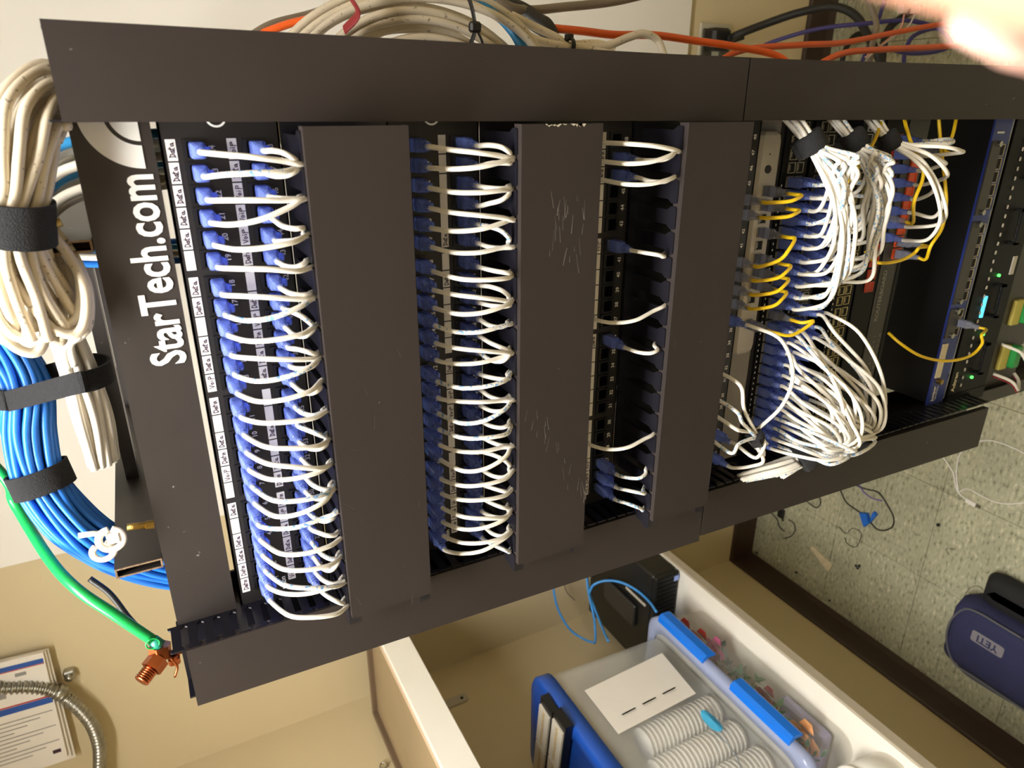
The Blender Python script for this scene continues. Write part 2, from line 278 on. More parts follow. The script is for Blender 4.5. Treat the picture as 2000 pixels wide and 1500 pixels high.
DATA = {
 'beige_up': [(0.2276, 0.0, 1.9812), (0.2393, -0.0, 1.9944), (0.2261, -0.01, 2.0085), (0.2032, -0.015, 2.0184), (0.1768, -0.02, 2.0266), (0.1596, -0.02, 2.031), (0.1375, -0.015, 2.0333), (0.1103, -0.01, 2.0334), (0.0799, 0.0, 2.0309)],
 'coilA': [(0.1291, 0.0, 2.0108), (0.105, 0.0, 2.0056), (0.0767, 0.0, 2.0078), (0.063, 0.0, 2.014), (0.063, 0.0, 2.0277), (0.0933, 0.0, 2.0412), (0.1249, 0.0, 2.0469), (0.1548, 0.0, 2.0524)],
 'white_bundle': [(0.0728, 0.1, 2.0379), (0.0439, 0.1, 2.0341), (0.0037, 0.1, 2.0301), (-0.0433, 0.1, 2.029), (-0.0899, 0.1, 2.0294)],
 'white_to_left_tail': [(0.1323, 0.06, 2.0279), (0.1481, 0.06, 2.0193), (0.1673, 0.06, 2.003), (0.1797, 0.07, 1.9865)],
 'blue_bundle': [(0.0481, 0.2, 2.1154), (0.0118, 0.17, 2.0913), (-0.0203, 0.15, 2.0806), (-0.0641, 0.14, 2.0863), (-0.1078, 0.13, 2.0842), (-0.1503, 0.12, 2.0706), (-0.1843, 0.115, 2.05), (-0.2057, 0.11, 2.0234), (-0.2299, 0.11, 1.9906), (-0.255, 0.11, 1.9475)],
 'green': [(-0.0961, 0.17, 2.1282), (-0.1467, 0.165, 2.1175), (-0.18, 0.1, 2.0907), (-0.1971, 0.06, 2.0684), (-0.2215, 0.04, 2.0424), (-0.2578, 0.03, 2.0142)],
 'black_ground': [(-0.2083, 0.09, 2.0608), (-0.2257, 0.08, 2.0458), (-0.2517, 0.07, 2.0344), (-0.2653, 0.06, 2.0253)],
 'lug': [(-0.2755, 0.03, 2.0061), (-0.2805, 0.02, 2.0175), (-0.2932, 0.035, 1.9978)],
 'zip_tie': [(-0.1081, -0.01, 2.0202), (-0.1047, -0.01, 2.0311), (-0.1102, 0.0, 2.0103), (-0.1133, 0.0, 1.9898)],
 'bolt_right': [(0.1535, -0.02, 2.0187), (0.1567, -0.02, 2.004)],
 'coilR_c': [(0.2149, 0.13, 1.6694)],
 'coilR_pts': [(0.299, 0.13, 1.8014), (0.3218, 0.13, 1.7306), (0.3316, 0.13, 1.661), (0.3234, 0.13, 1.598), (0.2981, 0.13, 1.5581)],
 'blueR1': [(0.3649, 0.14, 1.6276), (0.3376, 0.13, 1.6008), (0.3164, 0.12, 1.5758), (0.2966, 0.11, 1.5637), (0.2693, 0.11, 1.5527)],
 'blueR2': [(0.3722, 0.15, 1.6115), (0.3397, 0.14, 1.584), (0.3204, 0.13, 1.5613), (0.2977, 0.12, 1.5527), (0.27, 0.12, 1.5407)],
 'greyR': [(0.29, 0.2, 1.8343), (0.3108, 0.22, 1.7983), (0.3257, 0.24, 1.7498), (0.3449, 0.26, 1.6971), (0.3671, 0.28, 1.6467)],
 'greyR2': [(0.3837, 0.3, 1.5238), (0.3584, 0.3, 1.4836), (0.3558, 0.32, 1.4381), (0.3655, 0.34, 1.3688), (0.3808, 0.36, 1.2668), (0.4061, 0.38, 1.1556)],
 'blackR': [(0.3616, 0.35, 1.4777), (0.3562, 0.33, 1.4486), (0.3399, 0.31, 1.4274), (0.3289, 0.3, 1.4167), (0.2861, 0.3, 1.3948)],
 'redR': [(0.3007, 0.21, 1.8165), (0.3126, 0.21, 1.7843), (0.3184, 0.21, 1.7627), (0.3255, 0.22, 1.738)],
 'beigeR1': [(0.3338, 0.2, 1.5246), (0.3243, 0.2, 1.4968), (0.3101, 0.18, 1.4725), (0.3015, 0.17, 1.464), (0.3025, 0.16, 1.419), (0.314, 0.16, 1.3816), (0.3184, 0.16, 1.36), (0.3112, 0.16, 1.3377), (0.2875, 0.15, 1.331)],
 'beigeR2': [(0.3181, 0.2, 1.5142), (0.3082, 0.19, 1.4951), (0.3012, 0.17, 1.4711), (0.2983, 0.16, 1.4411), (0.2912, 0.15, 1.4026)],
 'beigeR3': [(0.31, 0.2, 1.5107), (0.301, 0.19, 1.4807), (0.3034, 0.18, 1.4578), (0.3053, 0.17, 1.4198), (0.2973, 0.16, 1.4035)],
 'orange1': [(0.3336, 0.3, 1.4249), (0.3324, 0.3, 1.3671), (0.3298, 0.3, 1.306), (0.3323, 0.3, 1.2323), (0.3278, 0.3, 1.153), (0.3215, 0.28, 1.0979), (0.3086, 0.26, 1.0179), (0.2789, 0.24, 0.9882)],
 'orange2': [(0.293, 0.3, 1.117), (0.3202, 0.32, 1.0365), (0.3345, 0.34, 0.8868), (0.3452, 0.36, 0.7459), (0.3736, 0.4, 0.5518), (0.4, 0.42, 0.3632), (0.4123, 0.44, 0.1857), (0.4113, 0.46, -0.1296)],
 'orange3': [(0.2769, 0.2, 1.0333), (0.3122, 0.22, 0.9263), (0.3242, 0.24, 0.8033), (0.3352, 0.26, 0.6385), (0.3535, 0.28, 0.3878), (0.3724, 0.3, 0.1329)],
 'purple1': [(0.3697, 0.85, 0.4826), (0.3913, 0.8, 0.4495), (0.4126, 0.72, 0.4008), (0.4199, 0.64, 0.3392), (0.4275, 0.6, 0.2468), (0.4107, 0.56, 0.1841), (0.3726, 0.5, 0.2096), (0.3549, 0.5, 0.2569), (0.3477, 0.5, 0.3474), (0.3535, 0.5, 0.4206), (0.3563, 0.5, 0.456)],
 'purple2': [(0.5398, 0.8, 0.0686), (0.4908, 0.8, 0.0745), (0.4432, 0.8, 0.0875), (0.4001, 0.78, 0.1269), (0.3351, 0.76, 0.1761)],
 'purple3': [(0.3274, 0.6, 0.2231), (0.3615, 0.6, 0.2286), (0.3961, 0.6, 0.2069), (0.4167, 0.6, 0.124), (0.4157, 0.6, 0.0185), (0.3896, 0.6, -0.0695), (0.3603, 0.6, -0.1049), (0.2981, 0.6, -0.1087)],
 'power_cord': [(0.4069, 0.955, 0.5086), (0.4119, 0.93, 0.4643), (0.4382, 0.88, 0.4096), (0.4585, 0.82, 0.3683), (0.4673, 0.75, 0.3321), (0.4447, 0.7, 0.3048), (0.3968, 0.66, 0.2965), (0.3491, 0.62, 0.2984), (0.2921, 0.6, 0.2605)],
 'black_loop': [(0.3161, 0.9, 0.0766), (0.3838, 0.9, 0.0726), (0.4277, 0.9, 0.0365), (0.4201, 0.9, -0.0057), (0.3739, 0.9, -0.0419), (0.3182, 0.9, -0.0352)],
 'black_loop2': [(0.3112, 0.75, 0.0988), (0.4111, 0.75, 0.1085), (0.4562, 0.75, 0.0595), (0.4897, 0.75, -0.0378), (0.4787, 0.75, -0.1327), (0.4316, 0.72, -0.1307), (0.3652, 0.7, -0.0966), (0.2864, 0.68, -0.072)],
 'greyR3': [(0.4783, 0.5, 0.5576), (0.4307, 0.48, 0.5386), (0.3913, 0.46, 0.5346), (0.3507, 0.44, 0.564), (0.2931, 0.44, 0.5598)],
 'pairA': [(0.3276, 0.42, 0.6043), (0.3444, 0.42, 0.5749), (0.3674, 0.42, 0.5375), (0.3872, 0.42, 0.5116), (0.4096, 0.42, 0.5092)],
 'pairB': [(0.3268, 0.43, 0.5846), (0.3486, 0.43, 0.553), (0.3753, 0.43, 0.5015), (0.3917, 0.43, 0.4738), (0.4131, 0.43, 0.4611)],
 'jackA': [(0.4184, 0.42, 0.517), (0.4224, 0.43, 0.4627)],
 'conduit': [(-0.9432, 0.985, 2.4624), (-0.9912, 0.985, 2.4169), (-1.0106, 0.985, 2.3723), (-1.037, 0.985, 2.3327), (-1.0787, 0.985, 2.3051), (-1.13, 0.985, 2.2835), (-1.1865, 0.985, 2.2706), (-1.2553, 0.985, 2.2705), (-1.3534, 0.985, 2.2858)],
 'clamp': [(-1.0584, 0.99, 2.3137), (-1.0385, 0.99, 2.292)],
 'paper': [(-0.9223, 0.995, 2.4403), (-0.9349, 0.995, 2.3231), (-1.2528, 0.995, 2.3387), (-1.2478, 0.995, 2.5159)],
 'paper_marks': [(-0.951, 0.995, 2.409), (-0.9528, 0.995, 2.3269), (-1.0573, 0.995, 2.4329), (-1.065, 0.995, 2.3361), (-0.985, 0.995, 2.407), (-1.2085, 0.995, 2.3448)],
 'bracket': [(-1.448, 0.8745, 1.3912), (-1.448, 0.8839, 1.3332)],
 'outlet': [(0.4469, 1.025, 0.5118), (0.4474, 1.025, 0.3962), (0.38, 1.025, 0.4008), (0.3788, 1.025, 0.5136)],
 'board': [(0.4968, 1.01, 0.555), (0.3806, 1.01, 0.5453), (-0.71, 1.01, 2.2759)],
 'yeti': [(-1.3198, 0.2572, 0.0), (-1.2208, 0.2569, 0.0), (-1.0186, 0.1452, 0.0), (-1.023, 0.0907, 0.0), (-1.3308, 0.1987, 0.0), (-1.3631, 0.1448, 0.0), (-1.3507, 0.0058, 0.0), (-1.3337, 0.2376, 0.0)],
 'usb': [(-0.7086, 0.3938, 0.003), (-0.7406, 0.3557, 0.003), (-0.7741, 0.3386, 0.003), (-0.7955, 0.3244, 0.003), (-0.8056, 0.2926, 0.003), (-0.8078, 0.2691, 0.003)],
 'usb2': [(-0.7955, 0.3244, 0.003), (-0.7354, 0.345, 0.003), (-0.6688, 0.3437, 0.003), (-0.6116, 0.2874, 0.003), (-0.6089, 0.1965, 0.003), (-0.6375, 0.1159, 0.003)],
 'usb3': [(-0.795, 0.324, 0.004), (-0.7728, 0.3036, 0.003), (-0.7748, 0.2603, 0.003), (-0.7725, 0.2197, 0.003), (-0.7487, 0.173, 0.003), (-0.6901, 0.1019, 0.003)],
 'blackwire1': [(-0.9318, 0.6464, 0.004), (-0.9268, 0.5992, 0.004), (-0.9168, 0.5547, 0.004), (-0.9408, 0.5184, 0.004), (-0.9713, 0.4884, 0.004), (-1.0034, 0.4847, 0.004), (-1.031, 0.5054, 0.004), (-1.0413, 0.5326, 0.004), (-1.0287, 0.5617, 0.004)],
 'blackwire1b': [(-0.973, 0.6878, 0.004), (-1.0063, 0.6564, 0.004), (-1.0139, 0.6229, 0.004), (-1.017, 0.593, 0.004)],
 'purplewire': [(-0.9176, 0.6299, 0.004), (-0.9407, 0.5999, 0.004), (-0.946, 0.5667, 0.004), (-0.9378, 0.5372, 0.004)],
 'bluetag': [(-1.013, 0.5953, 0.002), (-0.9963, 0.5552, 0.002), (-1.0297, 0.5554, 0.002), (-1.0535, 0.5692, 0.002), (-1.0495, 0.5624, 0.002)],
 'blackwire2': [(-1.0794, 0.8299, 0.003), (-1.0901, 0.7712, 0.003), (-1.0754, 0.7521, 0.003), (-1.0488, 0.7532, 0.003), (-1.0426, 0.7807, 0.003)],
 'blackwire3': [(-1.2118, 0.9503, 0.003), (-1.2259, 0.9148, 0.003), (-1.2475, 0.9007, 0.003), (-1.2549, 0.8746, 0.003)],
 'blackwire4': [(-1.1979, 0.8659, 0.003), (-1.1995, 0.8416, 0.003), (-1.2217, 0.8302, 0.003), (-1.2562, 0.8427, 0.003), (-1.2863, 0.8736, 0.003)],
 'wire5': [(-1.1089, 0.6643, 0.003), (-1.1195, 0.6333, 0.003), (-1.0875, 0.6139, 0.003), (-1.0878, 0.5803, 0.003), (-1.1452, 0.5876, 0.003), (-1.1529, 0.6201, 0.003), (-1.1364, 0.6338, 0.003)],
 'wire6': [(-1.4295, 0.3084, 0.003), (-1.4258, 0.2749, 0.003), (-1.4559, 0.278, 0.003), (-1.4746, 0.2944, 0.003), (-1.4888, 0.33, 0.003)],
 'wire7': [(-1.1091, 0.2358, 0.003), (-1.066, 0.2269, 0.003), (-1.0435, 0.2076, 0.003), (-1.0459, 0.1854, 0.003), (-1.0257, 0.1694, 0.003), (-1.0091, 0.1708, 0.003)],
 'scrap': [(-1.2542, 0.755, 0.002), (-1.24, 0.7465, 0.002), (-1.2645, 0.658, 0.002), (-1.3034, 0.6672, 0.002)],
 'bits': [(-0.9229, 0.3555, 0.002), (-1.2135, 0.5737, 0.002), (-1.2066, 0.5632, 0.002), (-1.2192, 0.5665, 0.002), (-1.3879, 0.8753, 0.002), (-1.4217, 0.9843, 0.002), (-1.3883, 0.794, 0.002), (-1.4081, 0.6413, 0.002)],
 'stick': [(-1.4535, 0.2711, 0.004), (-1.4966, 0.2074, 0.004)],
 'wire8': [(-0.9982, 0.3016, 0.002), (-0.9837, 0.3159, 0.002), (-0.971, 0.2928, 0.002)],
 'plugblk': [(-1.1752, 0.9066, 0.006), (-1.2006, 0.8919, 0.006)],
 'pc': [(-1.048, 0.6675, 0.705), (-1.172, 0.6618, 0.705), (-1.0586, 0.677, 0.798), (-1.0523, 0.7794, 0.798), (-1.4213, 0.8627, 0.798), (-1.4172, 1.0933, 0.798), (-1.0324, 0.765, 0.705)],
 'y_a': [(0.2256, -0.03, 1.1384), (0.2004, -0.045, 1.1662), (0.1819, -0.06, 1.199), (0.1668, -0.06, 1.2212), (0.1636, -0.05, 1.2321)],
 'y_b': [(0.2255, -0.03, 1.1018), (0.1973, -0.06, 1.1225), (0.1717, -0.075, 1.1147), (0.1544, -0.08, 1.1141), (0.1279, -0.08, 1.1214), (0.1082, -0.07, 1.1393), (0.1018, -0.055, 1.1386)],
 'y_c': [(0.2253, -0.03, 1.0317), (0.1855, -0.04, 1.0271), (0.1423, -0.055, 1.0259), (0.1168, -0.06, 1.0219), (0.087, -0.06, 1.0193), (0.0647, -0.06, 1.0349), (0.0516, -0.05, 1.0379), (0.0449, -0.035, 1.0318)],
 'y_d': [(0.2252, -0.03, 0.993), (0.2007, -0.04, 1.0094), (0.1845, -0.045, 1.0272), (0.1811, -0.045, 1.0396), (0.1802, -0.03, 1.0394)],
 'y_e': [(0.0635, -0.04, 1.1383), (0.053, -0.05, 1.1337), (0.0503, -0.06, 1.1267), (0.0509, -0.06, 1.0915), (0.0574, -0.06, 1.0676), (0.064, -0.06, 1.0583), (0.068, -0.055, 1.0607), (0.0659, -0.035, 1.0497)],
 'y_f': [(-0.0687, -0.02, 1.0234), (-0.0805, -0.04, 1.0194), (-0.0994, -0.055, 0.9888), (-0.1145, -0.06, 0.9308), (-0.1158, -0.06, 0.8733), (-0.1006, -0.06, 0.8497), (-0.0855, -0.06, 0.8574), (-0.0837, -0.045, 0.8483), (-0.0881, -0.02, 0.8311)],
 'y_g': [(-0.0127, -0.03, 1.2891), (-0.0115, -0.045, 1.2879), (-0.0062, -0.055, 1.2781), (-0.0084, -0.05, 1.2526), (-0.0107, -0.03, 1.2449)],
 'orange_port_front': [(0.1847, -0.001, 1.0186), (0.0301, -0.001, 1.0769)],
 'dev': [(0.212, 0.0, 1.3005), (0.2117, 0.0, 1.2775), (-0.0635, 0.0, 1.2909), (-0.0668, 0.0, 1.2704), (0.1662, 0.0, 1.2809), (0.1414, 0.0, 1.2785), (0.1154, 0.0, 1.2778), (0.0938, 0.0, 1.2762), (0.0675, 0.0, 1.2772), (0.0527, 0.0, 1.2771), (0.0365, 0.0, 1.2767), (0.0199, 0.0, 1.2754), (-0.0239, 0.0, 1.2709)],
 'sw1': [(0.1239, 0.0, 1.2665), (0.1213, 0.0, 1.2218), (0.1412, 0.0, 1.2742), (-0.2251, 0.0, 1.242)],
 'orange_ports': [(0.1791, 0.0, 1.0314), (0.1627, 0.0, 1.0312), (0.1442, 0.0, 1.0326), (0.1254, 0.0, 1.0329), (0.1071, 0.0, 1.0345), (0.0969, 0.0, 1.0367), (0.0775, 0.0, 1.0083), (0.0601, 0.0, 1.0138), (0.0422, 0.0, 1.0158)],
 'red_ports': [(0.081, 0.0, 1.0565), (0.0671, 0.0, 1.0565), (0.0492, 0.0, 1.0543)],
 'jun_ports': [(0.1357, 0.0, 0.8261), (0.0824, 0.0, 0.8092), (0.0754, 0.0, 0.8194), (0.0204, 0.0, 0.8158), (-0.0458, 0.0, 0.8084), (-0.0617, 0.0, 0.8155), (-0.1139, 0.0, 0.8109), (-0.1304, 0.0, 0.8181), (-0.2204, 0.0, 0.8223), (-0.1486, 0.0, 0.8151)],
 'lowdev': [(-0.0518, 0.0, 0.7574), (-0.0847, 0.0, 0.7574), (0.1708, 0.0, 0.7858), (0.1555, 0.0, 0.7623), (-0.0373, 0.0, 0.7354), (-0.1376, 0.0, 0.7127), (-0.2284, 0.0, 0.7065), (-0.225, 0.0, 0.7494), (0.061, 0.0, 0.7238), (-0.013, 0.0, 0.7249)],
 'green_term': [(-0.1056, 0.02, 0.6181), (-0.1805, 0.02, 0.5989), (-0.0823, 0.02, 0.6181)],
 'jackp4': [(0.1355, -0.001, 1.3118), (-0.0176, -0.001, 1.3197), (-0.211, -0.001, 1.3149), (-0.0704, -0.02, 1.344), (-0.1, -0.02, 1.3447), (-0.1142, -0.02, 1.3443), (-0.1345, -0.02, 1.343), (-0.1647, -0.001, 1.3145)],
 'sw2': [(-0.024, 0.0, 1.1134), (-0.0275, 0.0, 1.086), (0.1791, 0.0, 1.1087)],
 'yetitop': [(-1.0485, 0.1829, 0.11), (-1.2291, 0.2041, 0.11), (-1.2486, 0.1933, 0.11), (-1.2406, 0.1504, 0.11), (-1.2456, 0.1087, 0.11), (-1.2067, -0.0151, 0.11), (-1.0417, 0.0277, 0.11), (-1.041, 0.0917, 0.11)],
 'yetilogo': [(-1.108, 0.14, 0.11), (-1.1414, 0.1416, 0.11), (-1.1374, 0.0606, 0.11), (-1.0971, 0.0604, 0.11)],
 'yetidark': [(-1.0716, 0.1886, 0.06), (-0.9841, 0.1274, 0.06), (-0.9913, 0.0672, 0.06), (-1.0692, 0.047, 0.06)],
 'led': [(-1.1717, 0.5298, 1.285), (-1.0695, 0.3929, 1.285), (-1.1105, 0.511, 1.285), (-1.4189, 0.5562, 1.285), (-1.2931, 0.4405, 1.285), (-1.2148, 0.3684, 1.285)],
 'totelid': [(-1.0972, 0.6093, 1.275), (-1.0419, 0.5437, 1.275), (-1.345, 0.6646, 1.275), (-1.0545, 0.2157, 1.275)],
 'bc1': [(-1.1751, 0.97, 0.965), (-1.2189, 0.95, 0.9738), (-1.2794, 0.92, 0.9725), (-1.3355, 0.88, 0.9524), (-1.358, 0.84, 0.9223), (-1.3491, 0.8, 0.9063)],
 'bc2': [(-1.159, 0.95, 0.8562), (-1.1921, 0.92, 0.8663), (-1.223, 0.88, 0.8832), (-1.2628, 0.82, 0.9016), (-1.2944, 0.78, 0.921), (-1.3044, 0.76, 0.9359)],
 'bc3': [(-1.1685, 0.96, 0.8471), (-1.2063, 0.93, 0.8569), (-1.2355, 0.88, 0.8766), (-1.2481, 0.8, 0.9005), (-1.232, 0.72, 0.9338), (-1.2048, 0.66, 0.9628)],
 'bc4': [(-1.2035, 0.86, 0.8975), (-1.1647, 0.85, 0.8869), (-1.1473, 0.83, 0.8532), (-1.138, 0.79, 0.8241), (-1.1418, 0.74, 0.8027), (-1.1379, 0.68, 0.805), (-1.1224, 0.62, 0.8276)],
 'bc5': [(-1.2226, 1.025, 0.8864), (-1.2317, 0.97, 0.9201), (-1.2646, 0.96, 0.9131), (-1.2953, 0.95, 0.89)],
 'sheet': [(-1.128, 0.4753, 1.1689), (-1.128, 0.4872, 0.9142), (-1.128, 0.3387, 0.928), (-1.128, 0.3295, 1.1705), (-1.128, 0.3692, 1.1162), (-1.128, 0.3694, 0.9658)],
 'cupax': [(-1.16, 0.3385, 1.0984), (-1.16, 0.3082, 0.9077), (-1.16, 0.273, 1.1411), (-1.16, 0.2362, 0.9496), (-1.16, 0.3703, 1.1433)],
 'mask': [(-1.135, 0.278, 0.9502), (-1.135, 0.2551, 0.9389)],
}

def zz(r): return r+ZB
# ================================================================ the room
XL, XR, YB, YF, ZC = -1.455, 1.55, 1.03, -2.4, 2.85
def tile_mat():
    m = bpy.data.materials.new('speckled_vinyl_tile'); m.use_nodes = True; nt = m.node_tree; N = nt.nodes; L = nt.links; b = N['Principled BSDF']
    g = N.new('ShaderNodeNewGeometry'); oi = N.new('ShaderNodeObjectInfo')
    n1 = N.new('ShaderNodeTexNoise'); n1.inputs['Scale'].default_value = 6; n1.inputs['Detail'].default_value = 6
    mp = N.new('ShaderNodeMapping'); mp.inputs['Scale'].default_value = (1, 2.2, 1)
    n2 = N.new('ShaderNodeTexNoise'); n2.inputs['Scale'].default_value = 55; n2.inputs['Detail'].default_value = 4
    L.new(g.outputs['Position'], n1.inputs['Vector']); L.new(g.outputs['Position'], mp.inputs['Vector']); L.new(mp.outputs[0], n2.inputs['Vector'])
    r = N.new('ShaderNodeValToRGB'); e = r.color_ramp.elements
    e[0].position = .33; e[0].color = (*lin('#7a7a64'), 1); e[1].position = .42; e[1].color = (*lin('#a3a288'), 1)
    x = e.new(.6); x.color = (*lin('#b0ae94'), 1); x = e.new(.7); x.color = (*lin('#cfcab0'), 1)
    L.new(n2.outputs['Fac'], r.inputs[0])
    mr = N.new('ShaderNodeMapRange'); mr.inputs['From Min'].default_value = .3; mr.inputs['From Max'].default_value = .7; mr.inputs['To Min'].default_value = .82; mr.inputs['To Max'].default_value = 1.12
    L.new(n1.outputs['Fac'], mr.inputs[0])
    m2 = N.new('ShaderNodeMapRange'); m2.inputs['To Min'].default_value = .95; m2.inputs['To Max'].default_value = 1.04; L.new(oi.outputs['Random'], m2.inputs[0])
    mu = N.new('ShaderNodeMath'); mu.operation = 'MULTIPLY'; L.new(mr.outputs[0], mu.inputs[0]); L.new(m2.outputs[0], mu.inputs[1])
    mx = N.new('ShaderNodeMix'); mx.data_type = 'RGBA'; mx.blend_type = 'MULTIPLY'; mx.inputs['Factor'].default_value = 1
    L.new(r.outputs[0], mx.inputs[6]); L.new(mu.outputs[0], mx.inputs[7]); L.new(mx.outputs[2], b.inputs['Base Color'])
    b.inputs['Roughness'].default_value = .42; return m
M_TILE = tile_mat()
fl = struct(MB().box(XL-.1, XR+.1, YF-.1, YB+.1, -.12, -.003).build('floor', mat('tile_joint', '#4c4b3e', .8, 0, .1, 20)))
T = .3048; tm = meshdata(MB().cbox(.0006, T-.0006, .0006, T-.0006, -.004, 0, .0008), 'floor_tile', M_TILE)
tx, ty = -1.118, .3675
i0 = math.ceil((XL-tx)/T)-1; i1 = math.floor((XR-tx)/T)+1; j0 = math.ceil((YF-ty)/T)-1; j1 = math.floor((YB-ty)/T)+1
for i in range(i0, i1):
    for j in range(j0, j1):
        inst(tm, 'floor_tile', (tx+i*T, ty+j*T, 0), fl)
struct(MB().box(XL-.1, XR+.1, YB, YB+.1, 0, ZC).build('wall_back', M_WALL))
struct(MB().box(XL-.1, XL, YF, YB, 0, ZC).build('wall_left', M_WALL))
struct(MB().box(XR, XR+.1, YF, YB, 0, ZC).build('wall_right', M_WALL))
struct(MB().box(XL-.1, XR+.1, YF-.1, YF, 0, ZC).build('wall_front', M_WALL))
struct(MB().box(XL-.1, XR+.1, YF-.1, YB+.1, ZC, ZC+.1).build('ceiling', M_CEIL))
def base_poly(h, t): return [(0,0),(t*1.9,0),(t*1.6,.006),(t,.02),(t,h-.006),(t*.5,h),(0,h)]
struct(MB().prism([(YB-a, b) for a, b in base_poly(.1, .011)], 'x', XL, XR).build('baseboard_back', M_BASE))
struct(MB().prism([(XL+a, b) for a, b in base_poly(.1, .011)], 'y', YF, YB-.012).build('baseboard_left', M_BASE))
bd = MB().cbox(-.706, 1.30, 1.012, YB-.001, .556, 2.9, .002).build('backboard', M_BOARD)
tag(bd, 'large white painted backboard fixed to the wall behind the rack', 'board')
# ceiling lamps (out of frame, the second one only added as fill)
def lamp(x, y, lab, lx=.6, ly=.3, k=1.):
    t = thing('ceiling_light', lab, 'light', (x, y, ZC-.06), 'ceiling lights')
    b = MB(); z0, z1 = ZC-.06, ZC
    b.box(x-lx-.02, x+lx+.02, y-ly-.02, y-ly, z0, z1).box(x-lx-.02, x+lx+.02, y+ly, y+ly+.02, z0, z1).box(x-lx-.02, x-lx, y-ly, y+ly, z0, z1).box(x+lx, x+lx+.02, y-ly, y+ly, z0, z1)
    b.build('frame', M_CEIL, t)
    MB().box(x-lx, x+lx, y-ly, y+ly, z0+.012, z0+.018).build('diffuser', emit('lamp_diffuser_%g' % k, (1, .975, .93), LAMP_W*k), t)
lamp(-.15, -.40, 'fluorescent ceiling light above the front of the rack', .6, .15)
lamp(-.25, -1.85, 'unseen ceiling fill light added behind the viewer', .6, .15, .06)  # added fixture, gives the rack front a weak fill

# ================================================================ rack frame
rack = thing('equipment_rack', 'tall black two-post equipment rack with white lettering on its top plate', 'rack', (0, .04, 0))
TOP = zz(.0932)
for s in (-1, 1):
    P = MB(); P.box(s*.2325, s*.2575, .0, .003, .0, TOP-.002).box(s*.2545, s*.2575, .003, .075, .0, TOP-.002).box(s*.2325, s*.2575, .072, .075, .0, TOP-.002)
    po = P.build('post', M_BLACK, rack)
    hm = meshdata(MB().prism(rrect(.0095, .0095, .001, 1), 'y', -.0008, .0), 'mounting_hole', mat('hole_dark', '#050505', .9))
    for k in range(60):
        zc = zz(.03)-k*.0159
        if zc > .9 and zc < zz(-.58): continue
        inst(hm, 'mounting_hole', (s*.2385, 0, zc), po)
tp = MB().box(-.2385, .2385, -.0035, -.0005, zz(.0403), TOP).box(-.2385, .2385, -.0005, .05, TOP-.003, TOP).build('top_plate', M_BLACK, rack)
lt = MB()
vs, fs = text_geo('StarTech.com', 1., .022, 1., 'LEFT')
x0 = min(v[0] for v in vs); x1 = max(v[0] for v in vs); ymax = max(v[1] for v in vs)
sx = (.1858-.0338)/(x1-x0); sz = .0262/ymax
lt.add([(.0338+(a-x0)*sx, -.0042, zz(.0452)+b*sz) for a, b in vs], fs)
lt.build('lettering', M_WHITEPRINT, tp)
lg = MB()                                     # quarter-ring emblem that runs under the right duct
cx, cz = .2290, zz(.0484)
def arc(r0, r1, a0, a1, n=20):
    P = [(cx+r0*math.cos(math.radians(a0+(a1-a0)*i/n)), cz+r0*math.sin(math.radians(a0+(a1-a0)*i/n))) for i in range(n+1)]
    Q = [(cx+r1*math.cos(math.radians(a0+(a1-a0)*i/n)), cz+r1*math.sin(math.radians(a0+(a1-a0)*i/n))) for i in range(n+1)]
    lg.add([(a, -.0042, b) for a, b in P+Q], [(i, i+1, n+2+i, n+1+i) for i in range(n)])
arc(.0225, .0390, 90, 180); arc(.0002, .0195, 90, 180)
lg.build('emblem', M_WHITEPRINT, tp)
MB().box(-.2575, .2575, .072, .075, TOP-.05, TOP-.002).box(-.2575, .2575, .03, .072, TOP-.005, TOP-.002).build('rear_beam', M_BLACK, rack)
for s in (-1, 1): MB().box(s*.14, s*.27, -.10, .17, 0, .006).build('foot_plate', M_BLACK, rack)

# ================================================================ vertical ducts
fing = MB().prism([(-.004,-.0068),(-.0070,-.0062),(-.0085,-.0041),(-.035,-.0039),(-.0375,-.0058),(-.0395,-.0058),(-.0405,-.0048),(-.0405,.0048),(-.0395,.0058),(-.0375,.0058),(-.035,.0039),(-.0085,.0041),(-.0070,.0062),(-.004,.0068)], 'x', -.0009, .0009)
fing_me = meshdata(fing, 'duct_finger', M_DUCT)
def vduct(s, xi, xo, lab):
    t = thing('vertical_cable_duct', lab, 'cable duct', ((xi+xo)/2, -.02, zz(-1.16)), 'vertical cable ducts')
    z0, z1 = zz(-1.160), zz(.0945)
    MB().box(xi, xo, -.006, -.0040, z0, z1).build('back_plate', M_DUCT, t)
    w = MB().box(xi-.0009, xi+.0009, -.0045, .0035, z0, z1); w.build('inner_wall', M_DUCT, t)
    MB().box(xo-.0009, xo+.0009, -.030, -.0040, z0, z1).build('outer_wall', M_DUCT, t)
    k = 0
    while zz(.0956)-k*.01447 > z0:
        inst(fing_me, 'duct_finger', (xi, 0, zz(.0956)-k*.01447), t); k += 1
    return t
def cover(parent, xi0, xo0, xi1, xo1, z0, z1, y=-.0428):       # front cover piece, channel section (may lean a little)
    b = MB(); th = .0022; d = .009
    for (a, c, y0, y1) in ((0, 1, y, y+th), (0, 0, y+th, y+d), (1, 1, y+th, y+d)):
        q = []
        for z, xi, xo in ((z0, xi1, xo1), (z1, xi0, xo0)):
            s = 1 if xo > xi else -1
            xa = xi if a == 0 else xo-s*th
            xb = (xi+s*th if c == 0 else xo)
            q += [(xa, y0, z), (xb, y0, z), (xb, y1, z), (xa, y1, z)]
        b.add(q, [(0,3,2,1),(4,5,6,7),(0,1,5,4),(1,2,6,5),(2,3,7,6),(3,0,4,7)])
    b.build('duct_cover', M_COVER, parent)
